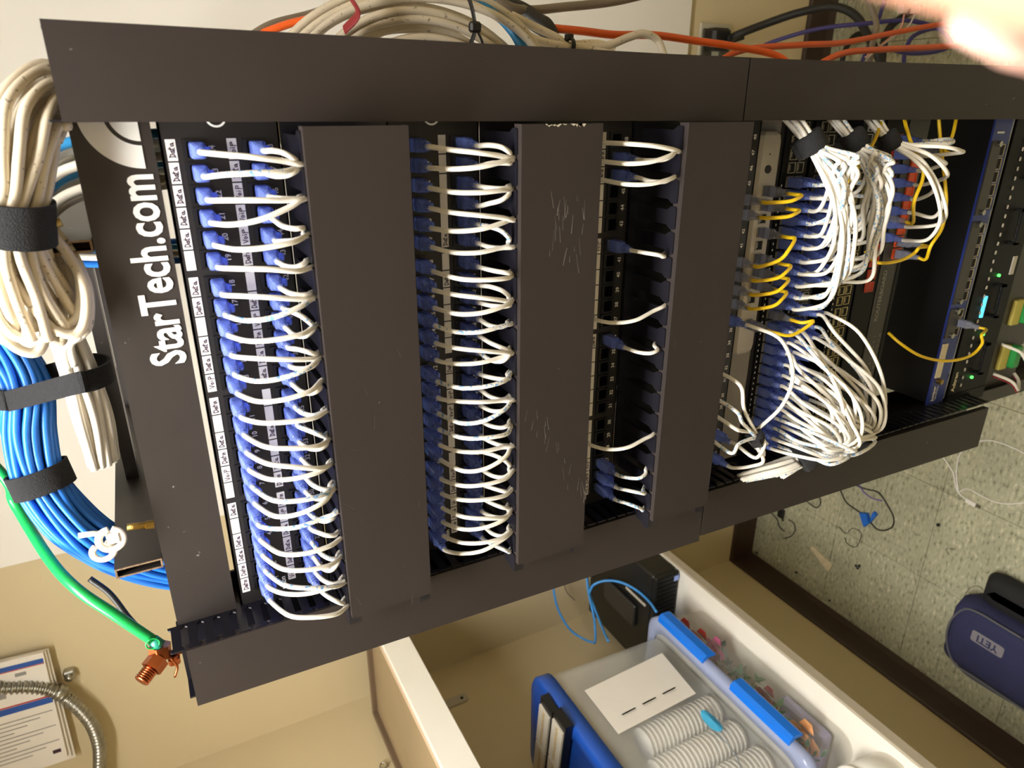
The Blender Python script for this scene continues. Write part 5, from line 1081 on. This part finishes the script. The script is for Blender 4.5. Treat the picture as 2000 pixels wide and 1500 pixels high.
# desktop computer lying flat
t = thing('desktop_computer', 'flat black desktop computer lying on the desk', 'computer', (-1.23, .83, DZ))
x0, x1, y0, y1, z1 = -1.410, -1.052, .668, 1.000, DZ+.093
MB().cbox(x0, x1, y0+.012, y1, DZ+.003, z1, .006).build('case', M_PC, t)
MB().cbox(x0+.001, x1-.001, y0, y0+.012, DZ+.004, z1-.001, .003).build('front_bezel', M_PC, t)
g = MB()
for i in range(22): xx = x0+.02+i*.0155; MB().box(xx, xx+.009, y0-.0015, y0, DZ+.012, z1-.010).build('rib', M_SWITCH, t)
MB().box(-1.082, -1.064, y0-.0024, y0-.0015, DZ+.006, DZ+.024).build('sticker', mat('sticker_blue', '#8fa4e8', .4, 0, .05, 60), t)
MB().cbox(-1.28, -1.20, .74, .90, z1, z1+.012, .003).build('ridge', mat('pc_grey', '#2c2a28', .35), t)
MB().cbox(-1.175, -1.165, .70, .80, z1, z1+.005, .002).build('seam_handle', M_SILVER, t)
for k, l in (('bc2', 'light blue cable dropping straight past the computer'), ('bc4', 'light blue cable arching over the computer'), ('bc3', 'light blue cable slanting over the computer to the box'), ('bc1', 'light blue cable hanging in a bow beside the computer')):
    cable('network_cable', DATA[k], .0040, mat('light_blue_cable', '#3f8fd8', .4, 0, .05, 30), l, 'cable', 'light blue cables at the computer')
cable('network_cable', DATA['bc5'], .0022, M_GREYCORD, 'thin grey wire behind the hanging blue cable', 'wire')

# ---------------------------------------------------------------- storage boxes
def tote_shell(x0, x1, y0, y1, z0, z1, flare, r, th=.003):
    b = MB(); w, d = x1-x0, y1-y0; cx_, cy_ = (x0+x1)/2, (y0+y1)/2; R = []
    for z, f in ((z0, 0), (z0+.004, .35), (z0+(z1-z0)*.5, .65), (z1, 1)):
        R.append([(cx_+a, cy_+c, z) for a, c in rrect(w+2*flare*f, d+2*flare*f, r, 5)])
    b.rings(R, False); n = len(R[0]); b.f.append(tuple(range(n-1, -1, -1))); b.m.append(0)
    return b
def loop_rim(x0, x1, y0, y1, r, prof):
    b = MB(); R = []
    cx_, cy_ = (x0+x1)/2, (y0+y1)/2
    rings_ = [[(cx_+a, cy_+c, z) for a, c in rrect(x1-x0+2*o, y1-y0+2*o, r, 5)] for o, z in prof]
    rings_.append(rings_[0]); b.rings(rings_, False); return b
ax0, ax1, ay0, ay1, az0, az1 = -1.440, -1.119, .055, .582, DZ+.002, DZ+.150
ta = thing('storage_box', 'lower clear storage box with blue latches, full of artificial flowers', 'storage box', (-1.28, .32, DZ), 'clear storage boxes')
tote_shell(ax0+.012, ax1, ay0, ay1, az0, az1, .012, .045).build('tub', M_TOTE2, ta, True)
loop_rim(ax0, ax1+.006, ay0-.006, ay1+.006, .05, [(.0, az1-.012), (.018, az1-.012), (.020, az1-.004), (.020, az1+.008), (.012, az1+.014), (-.012, az1+.014), (-.012, az1+.006), (.0, az1+.004)]).build('lid_rim', M_TOTERIM, ta, True)
MB().prism([((ax0+ax1)/2+a, (ay0+ay1)/2+c) for a, c in rrect(ax1-ax0-.01, ay1-ay0-.01, .045, 5)], 'z', az1+.004, az1+.007).build('lid', M_TOTE, ta)
for y0_, y1_ in ((.385, .565), (.105, .290)):
    b = MB(); xx = ax1+.026
    b.prism([(xx-.004, az1+.014), (xx+.012, az1+.012), (xx+.018, az1+.002), (xx+.016, az1-.022), (xx+.010, az1-.030), (xx+.006, az1-.026), (xx+.008, az1-.004), (xx-.002, az1+.008)], 'y', y0_, y1_)
    b.build('latch', M_LATCH, ta)
for i in range(9):
    y = ay0+.06+i*.055; MB().box(ax1+.022, ax1+.0245, y, y+.004, az1-.010, az1+.008).build('rib', M_TOTERIM, ta)
# what is inside the lower box
random.seed(31)
def flower(c, r, m, label, grp, n=9):
    t = thing('artificial_flower', label, 'flower', (c[0], c[1], c[2]-r), grp)
    for k in range(n):
        th = k*2.4; el = .25+.85*(k/n); d = Vector((math.cos(th)*math.cos(el), math.sin(th)*math.cos(el), math.sin(el))); s = d.cross(Vector((0,0,1))).normalized(); u = s.cross(d)
        o = Vector(c); b = MB(); a = o+d*r*.25; e = o+d*r
        b.add([a-s*r*.12, a+s*r*.12, (a+e)/2+s*r*.42+u*r*.15, e+s*r*.2, e-s*r*.2, (a+e)/2-s*r*.42+u*r*.15], [(0,1,2,5),(2,3,4,5)])
        p = b.build('petal', m, t); mo = p.modifiers.new('s', 'SOLIDIFY'); mo.thickness = .0012
def sprig(c, r, m, label, grp, n=22):
    t = thing('artificial_foliage', label, 'foliage', (c[0], c[1], c[2]-r*.6), grp)
    for k in range(n):
        d = Vector((random.gauss(0,1), random.gauss(0,1), random.gauss(.3,.7))).normalized(); s = d.orthogonal().normalized(); o = Vector(c)+Vector((random.uniform(-1,1)*r*.5, random.uniform(-1,1)*r*1.0, random.uniform(-.5,.5)*r)); l = r*random.uniform(.6,.95)
        b = MB(); b.add([o, o+d*l*.5+s*l*.22, o+d*l, o+d*l*.5-s*l*.22], [(0,1,2,3)]); p = b.build('leaf', m, t); mo = p.modifiers.new('s', 'SOLIDIFY'); mo.thickness = .0008
fm = lambda n, c: mat(n, c, .6, 0, .1, 60)
flower((-1.150, .535, DZ+.075), .052, fm('petal_red', '#a82a24'), 'red artificial flower nearest the computer in the lower box', 'artificial flowers')
flower((-1.145, .480, DZ+.065), .048, fm('petal_crimson', '#b5342c'), 'second red artificial flower in the lower box', 'artificial flowers')
flower((-1.140, .440, DZ+.050), .040, fm('petal_pink', '#d86a98'), 'pink artificial flower in the lower box', 'artificial flowers')
flower((-1.150, .255, DZ+.050), .042, fm('petal_dark_red', '#8e2030'), 'dark red artificial flower amid green foliage', 'artificial flowers')
flower((-1.145, .130, DZ+.060), .052, fm('petal_peach', '#e8a56c'), 'peach artificial flower at the front of the lower box', 'artificial flowers')
sprig((-1.150, .390, DZ+.070), .045, fm('leaf_dark', '#4c5a50'), 'greyish foliage behind the pink flower', 'artificial foliage')
sprig((-1.145, .330, DZ+.055), .035, fm('leaf_green', '#2c6a36'), 'small green foliage midway in the lower box', 'artificial foliage')
sprig((-1.150, .190, DZ+.075), .048, fm('leaf_bright', '#1f7a2e'), 'bright green foliage below the second blue latch', 'artificial foliage', 30)
sprig((-1.150, .110, DZ+.100), .035, fm('leaf_deep', '#1c5a3a'), 'deep green foliage above the peach flower', 'artificial foliage')
for i, (y, z, c, l) in enumerate(((.43, .100, '#6f5a50', 'brown cardboard piece below the first blue latch'), (.34, .105, '#7d675a', 'brown cardboard piece between the blue latches'))):
    o = MB().cbox(-1.30, -1.125, y-.04, y+.04, DZ+z, DZ+z+.018, .003).build('cardboard_piece', mat('card_%d' % i, c, .8, 0, .15, 60)); tag(o, l, 'cardboard')
o = MB().cbox(-1.38, -1.135, .10, .24, DZ+.010, DZ+.038, .008).build('gift_bag', mat('lilac', '#8f8ab0', .6, 0, .1, 30)); tag(o, 'lilac bag lying at the bottom of the lower box', 'bag')
# upper box
bz0, bz1 = az1+.0165, zz(-.665); bx0, bx1, by0, by1 = -1.440, -1.150, .075, .570
tb = thing('storage_box', 'upper clear storage box with a solid blue lid', 'storage box', (-1.28, .32, bz0), 'clear storage boxes')
tote_shell(bx0+.014, bx1, by0, by1, bz0, bz1, .016, .040).build('tub', M_TOTE, tb, True)
b = MB(); R = []; cx_, cy_ = (bx0+bx1)/2, (by0+by1)/2
for o_, z in ((.020, bz1-.016), (.026, bz1-.014), (.027, bz1+.018), (.022, bz1+.026), (-.012, bz1+.027), (-.016, bz1+.020)):
    R.append([(cx_+a, cy_+c, z) for a, c in rrect(bx1-bx0+2*o_, by1-by0+2*o_, .055, 5)])
b.rings(R, False); n = len(R[0]); b.f.append(tuple((len(R)-1)*n+i for i in range(n))); b.m.append(0); b.f.append(tuple(range(n-1,-1,-1))); b.m.append(0)
b.build('lid', M_TOTEBLUE, tb, True)
for yy in (.14, .42): MB().cbox(-1.395, -1.19, yy, yy+.055, bz1+.0195, bz1+.0225, .001).build('lid_groove', mat('lid_dark', '#173f90', .4), tb)
t = thing('paper_sheet', 'white sheet with printed lines on the side of the upper box', 'paper', (-1.128, .40, .914))
SH = [Vector(p) for p in DATA['sheet'][:4]]
q = MB(); q.add([tuple(p) for p in SH], [(0,1,2,3)]); sh = q.build('sheet', M_PAPER, t); mo = sh.modifiers.new('s', 'SOLIDIFY'); mo.thickness = .0012
for i in range(3):
    v0 = .16+i*.26
    for u0, u1 in ((.715, .745), (.765, .772)):
        f = lambda u, v: tuple(Vector((.0012, 0, 0))+((SH[0]*(1-u)+SH[3]*u)*(1-v)+(SH[1]*(1-u)+SH[2]*u)*v))
        b = MB(); b.add([f(u0, v0), f(u1, v0), f(u1, v0+.17), f(u0, v0+.17)], [(0,1,2,3)]); b.build('printed_line', M_PRINTGREY, t)
def cups(x, y, z, n, r, label):
    t = thing('cup_stack', label, 'cups', (x, y, z), 'stacks of nested paper cups')
    for i in range(n):
        c = z+i*.0125; MB().tube([(x, y, c), (x, y, c+.0085), (x, y, c+.009), (x, y, c+.0125)], [r*.86, r*.92, r, r], 20).build('cup', M_CUP, t, True)
cups(-1.185, .318, bz0+.006, 18, .038, 'stack of nested white cups next to the printed sheet')
cups(-1.190, .236, bz0+.006, 20, .038, 'middle stack of nested white cups in the upper box')
cups(-1.190, .152, bz0+.006, 19, .038, 'front stack of nested white cups in the upper box')
t = thing('face_mask', 'light blue face mask lying on the cups in the upper box', 'mask', (-1.14, .262, bz0+.06))
b = MB(); c = Vector((-1.1395, .264, bz0+.070)); R = [(c.x+.004*math.cos(a*2), c.y+.034*math.cos(a)*(1+.2*math.sin(a)), c.z+.017*math.sin(a)) for a in [i*.45 for i in range(14)]]
b.add([(c.x+.004, c.y, c.z)]+R, [(0, i+1, (i+1) % 14+1) for i in range(14)]); b.build('cloth', mat('mask_blue', '#3fa3cc', .7, 0, .1, 50), t)
MB().tube(cr([c+Vector((0, -.03, .02)), c+Vector((.002, -.06, .015)), c+Vector((.002, -.10, .02)), c+Vector((0, -.13, .035))], 5), .0012, 6).build('ear_loop', mat('loop_grey', '#6f7b80', .6), t, True)
# LED lamps on the blue lid
zl = bz1+.029
d1 = Vector((-.98, .10, 0)).normalized(); d2 = Vector((-.10, -.98, 0)).normalized(); UP = Vector((0, 0, 1))
for i, l in enumerate(('LED light strip on the blue lid, farther from the viewer', 'LED light strip on the blue lid, nearer to the viewer')):
    t = thing('led_strip', l, 'light strip', (-1.2, .45-.06*i, zl), 'LED strips on the blue lid')
    e = Vector((-1.122+.012*i, .478-.062*i, zl))
    MB().obox(e+d1*.15+UP*.010, d1*.150, d2*.027, UP*.010).build('housing', M_JACK, t)
    for k in range(2):
        m0 = e+d1*(.022+k*.135+.065)+UP*.0225
        MB().obox(m0, d1*.064, d2*.023, UP*.0025).build('diffuser', mat('led_white', '#d9d2c2', .5, 0, .03, 40), t)
        MB().obox(m0+UP*.0027, d1*.060, d2*.005, UP*.0003).build('led_row', mat('led_row', '#c9b48c', .5, 0, .5, 260), t)
# sticker card on the computer side and white bin at the desk front
o = MB().cbox(-1.36, -1.30, .640, .6435, DZ+.055, DZ+.130, .0005).build('printed_card', M_PAPER); tag(o, 'small white printed card leaning against the computer', 'card')
t = thing('plastic_tub', 'round white tub at the front end of the desk', 'tub', (-1.13, -.04, DZ))
MB().tube([(-1.13, -.04, DZ), (-1.13, -.04, DZ+.05), (-1.13, -.04, DZ+.10)], [.055, .060, .064], 24).build('body', M_CUP, t, True)
MB().tube([(-1.13, -.04, DZ+.10), (-1.13, -.04, DZ+.104), (-1.13, -.04, DZ+.110)], [.066, .067, .064], 24).build('lid', M_CUP, t, True)

# ================================================================ floor
t = thing('lunch_bag', 'navy insulated lunch bag with a grey name patch lying on the floor', 'bag', (-1.14, .0, 0))
def soft(x0, x1, y0, y1, z0, z1, r, bulge=.008):
    b = MB(); R = []; cx_, cy_ = (x0+x1)/2, (y0+y1)/2
    for z, o in ((z0, -.010), (z0+.008, 0), ((z0+z1)/2, bulge), (z1-.010, 0), (z1-.002, -.010), (z1+.002, -.03)):
        R.append([(cx_+a, cy_+c, z) for a, c in rrect(x1-x0+2*o, y1-y0+2*o, r, 5)])
    b.rings(R); return b
soft(-1.245, -1.050, -.14, .205, .0, .110, .030).build('body', M_NAVY, t, True)
soft(-1.055, -.960, -.12, .170, .0, .060, .030).build('folded_top', M_BAGBLK, t, True)
MB().tube(cr([Vector(p) for p in ((-1.25, .170, .075), (-1.275, .145, .07), (-1.282, .08, .06), (-1.275, .01, .06), (-1.255, -.03, .07))], 6), .01, 8, flat=(.012, .004)).build('handle', mat('strap_grey', '#4a4b50', .7, 0, .1, 200), t, True)
MB().tube(cr([Vector((-1.147+math.copysign(.098, math.cos(a))*min(1, abs(math.cos(a))*1.6), .033+.172*math.sin(a), .108)) for a in [i*.33 for i in range(20)]], 3), .003, 6).build('piping', mat('piping_grey', '#55555c', .7), t, True)
pt_ = MB(); pt_.prism([(-1.1200+a, .1000+c) for a, c in rrect(.034, .084, .006, 3)], 'z', .1115, .1130); pa = pt_.build('patch', M_LOGOGREY, t)
yt = MB(); put_text(yt, 'YETI', (-1.1200, .100, .1134), (0, 1, 0), (-1, 0, 0), .030, .03, .95); yt.build('lettering', M_NAVY, pa)
cable('usb_cable', DATA['usb'][:-1], .0022, mat('usb_white', '#dcd8d0', .5), 'white charging cable ending in a plug on the tiles', 'cable', 'white charging cables')
cable('usb_cable', DATA['usb2'], .0020, mat('usb_white', '#dcd8d0', .5), 'white charging cable in a bow at the rack foot', 'cable', 'white charging cables')
cable('usb_cable', DATA['usb3'], .0018, mat('usb_white', '#dcd8d0', .5), 'thinner white cable curving off over the tiles', 'cable', 'white charging cables')
a, b_ = Vector(DATA['usb'][-2]), Vector(DATA['usb'][-1]); d = (b_-a).normalized()
t = thing('usb_plug', 'white charging plug lying on the tiles', 'plug', a)
MB().obox(a.lerp(b_, .35)+Vector((0,0,.002)), d*.014, d.cross(Vector((0,0,1)))*.006, Vector((0,0,.004))).build('grip', mat('usb_white', '#dcd8d0', .5), t)
MB().obox(a.lerp(b_, .35)+d*.020+Vector((0,0,.002)), d*.006, d.cross(Vector((0,0,1)))*.0042, Vector((0,0,.002))).build('contact', M_STEEL, t)
for k, r, l in (('blackwire1', .0022, 'black wire in a loop around the blue clip'), ('blackwire1b', .0022, 'black wire running straight to the blue clip'), ('blackwire2', .0020, 'black wire loop half under the rack'), ('blackwire3', .0020, 'black wire end by the wall corner'), ('blackwire4', .0018, 'curled black wire piece near the wall corner')):
    cable('wire', DATA[k], r, M_BLKCORD, l, 'wire', 'black wires on the floor')
cable('wire', DATA['purplewire'], .0020, mat('violet_wire', '#6d5aa8', .5), 'violet wire beside the black wire loop', 'wire')
for k, l in (('wire5', 'thin wire scrap bent into a pentagon'), ('wire6', 'thin wire scrap with a white end near the skirting'), ('wire7', 'thin curly wire scrap above the lunch bag'), ('wire8', 'thin bent wire scrap in mid floor')):
    cable('wire_scrap', DATA[k], .0011, M_GREYCORD if k != 'wire5' else M_BLKCORD, l, 'wire scrap', 'wire scraps on the floor', n=6)
b = [Vector(p) for p in DATA['bluetag']]
t = thing('cable_clip', 'blue plastic clip on the black wire', 'clip', b[0])
q = MB(); q.prism([(p.x, p.y) for p in (b[0], b[0].lerp(b[1], .6), b[2], b[3])], 'z', .002, .016); q.build('body', mat('clip_blue', '#1d62c0', .5, 0, .05, 60), t)
q = MB(); q.prism([(b[1].x, b[1].y), (b[1].x+.012, b[1].y-.004), (b[1].x+.006, b[1].y-.016), (b[2].x, b[2].y)], 'z', .002, .012); q.build('wing', mat('clip_blue', '#1d62c0', .5), t)
s = [Vector(p) for p in DATA['scrap']]
q = MB(); q.prism([(p.x, p.y) for p in s], 'z', .001, .004); tag(q.build('wood_scrap', mat('pale_wood', '#cfc2a0', .7, 0, .1, 60)), 'pale wedge of wood or card lying on the tiles', 'scrap')
for i, p in enumerate(DATA['bits']):
    random.seed(i); q = MB(); n_ = 6
    q.prism([(p[0]+random.uniform(.003,.007)*math.cos(k*1.047), p[1]+random.uniform(.003,.008)*math.sin(k*1.047)) for k in range(n_)], 'z', .0006, .004)
    tag(q.build('debris', M_BLKCORD if i not in (4,) else M_PAPER), ['black crumb in mid floor', 'first black crumb of a group of three', 'second black crumb of a group of three', 'third black crumb of a group of three', 'whitish crumb near the wall corner', 'dark crumb right in the wall corner', 'dark crumb between corner and wood scrap', 'dark crumb next to the skirting'][i], 'debris', 'crumbs on the floor')
a, b_ = [Vector(p) for p in DATA['stick']]
tag(MB().tube([a, a.lerp(b_, .5), b_], .003, 8).build('white_stick', M_PAPER, None, True), 'slim white stick beside the lunch bag', 'stick')
p0, p1 = [Vector(p) for p in DATA['plugblk']]
t = thing('wire_connector', 'black connector lying by the rack near the corner', 'connector', p0); MB().cbox(min(p0.x,p1.x)-.006, max(p0.x,p1.x)+.006, min(p0.y,p1.y)-.006, max(p0.y,p1.y)+.006, .001, .014, .003).build('body', M_BLKCORD, t); MB().cyl((p1.x, p1.y, .007), (p1.x-.014, p1.y-.006, .007), .003, 8).build('tip', M_BLKCORD, t)

# ================================================================ hand of the person taking the picture (one finger reaches the lens corner)
tipp = Vector((0.2436, -0.5820, 1.8729)); e1 = Vector((-0.3258, -0.5518, -0.7677)); e2 = Vector((0.8691, 0.1448, -0.4729)); e3 = Vector((0.3721, -0.8213, 0.4324))      # fingertip, finger direction, across the palm, palm normal
HV, HE, HR = [], [], []
def hv(p, r, prev=None):
    HV.append(p); HR.append(r)
    if prev is not None: HE.append((prev, len(HV)-1))
    return len(HV)-1
base = tipp-e1*.088                                   # index knuckle
wrist = base-e1*.085+e2*.030
iw = hv(wrist, .026); ip = hv(wrist+e1*.040, .028, iw)
arm = hv(wrist-e1*.07+e2*.03, .027, iw)
for k, (ln, off, cu) in enumerate(((1.0, 0., .02), (1.08, .021, .30), (1.0, .041, .40), (.82, .060, .5))):
    kn = hv(base+e2*off-e1*(.004*k), .0100, ip); p = HV[kn]; a_ = 0.; last = kn
    for seg, rr_ in ((.044, .0088), (.026, .0080), (.018, .0066)):
        a_ += cu; p = p+(e1*math.cos(a_)+e3*math.sin(a_))*seg*ln; last = hv(p, rr_, last)
th0 = hv(wrist+e1*.030-e2*.022+e3*.012, .014, ip); p = HV[th0]; last = th0
for seg, rr_ in ((.036, .0105), (.026, .0085)):
    p = p+(e1*.62-e2*.45+e3*.62).normalized()*seg; last = hv(p, rr_, last)
hm_ = bpy.data.meshes.new('person'); hm_.from_pydata([tuple(v-wrist) for v in HV], HE, [])
ho = bpy.data.objects.new('person', hm_); COL.objects.link(ho); ho.location = wrist; hm_.materials.append(M_SKIN)
sk = ho.modifiers.new('skin', 'SKIN'); hm_.skin_vertices[0].data[iw].use_root = True
for i, r_ in enumerate(HR): hm_.skin_vertices[0].data[i].radius = (r_, r_*(.62 if i < 2 else 1))
sk.use_smooth_shade = True; sb = ho.modifiers.new('sub', 'SUBSURF'); sb.levels = 2; sb.render_levels = 2
tag(ho, 'blurred bare finger of the person taking the picture, at the lens corner', 'person')
nl = MB(); c_ = tipp-e1*.006+e2*.0; R = []
for u, w_ in ((-.006, .0040), (0, .0048), (.006, .0040)): R.append([c_+e1*u+e2*(w_*math.cos(a))-e3*(.0071+.0006*math.sin(a)) for a in [i*.785 for i in range(8)]])
nl.rings(R); nl.build('nail', M_NAIL, ho, True)
for o in list(COL.objects):
    if o.name.split('.')[0] in ('port_numbers', 'scuff_marks', 'worn_edge', 'printed_marks', 'printed_lettering'): o['kind'] = 'stuff'
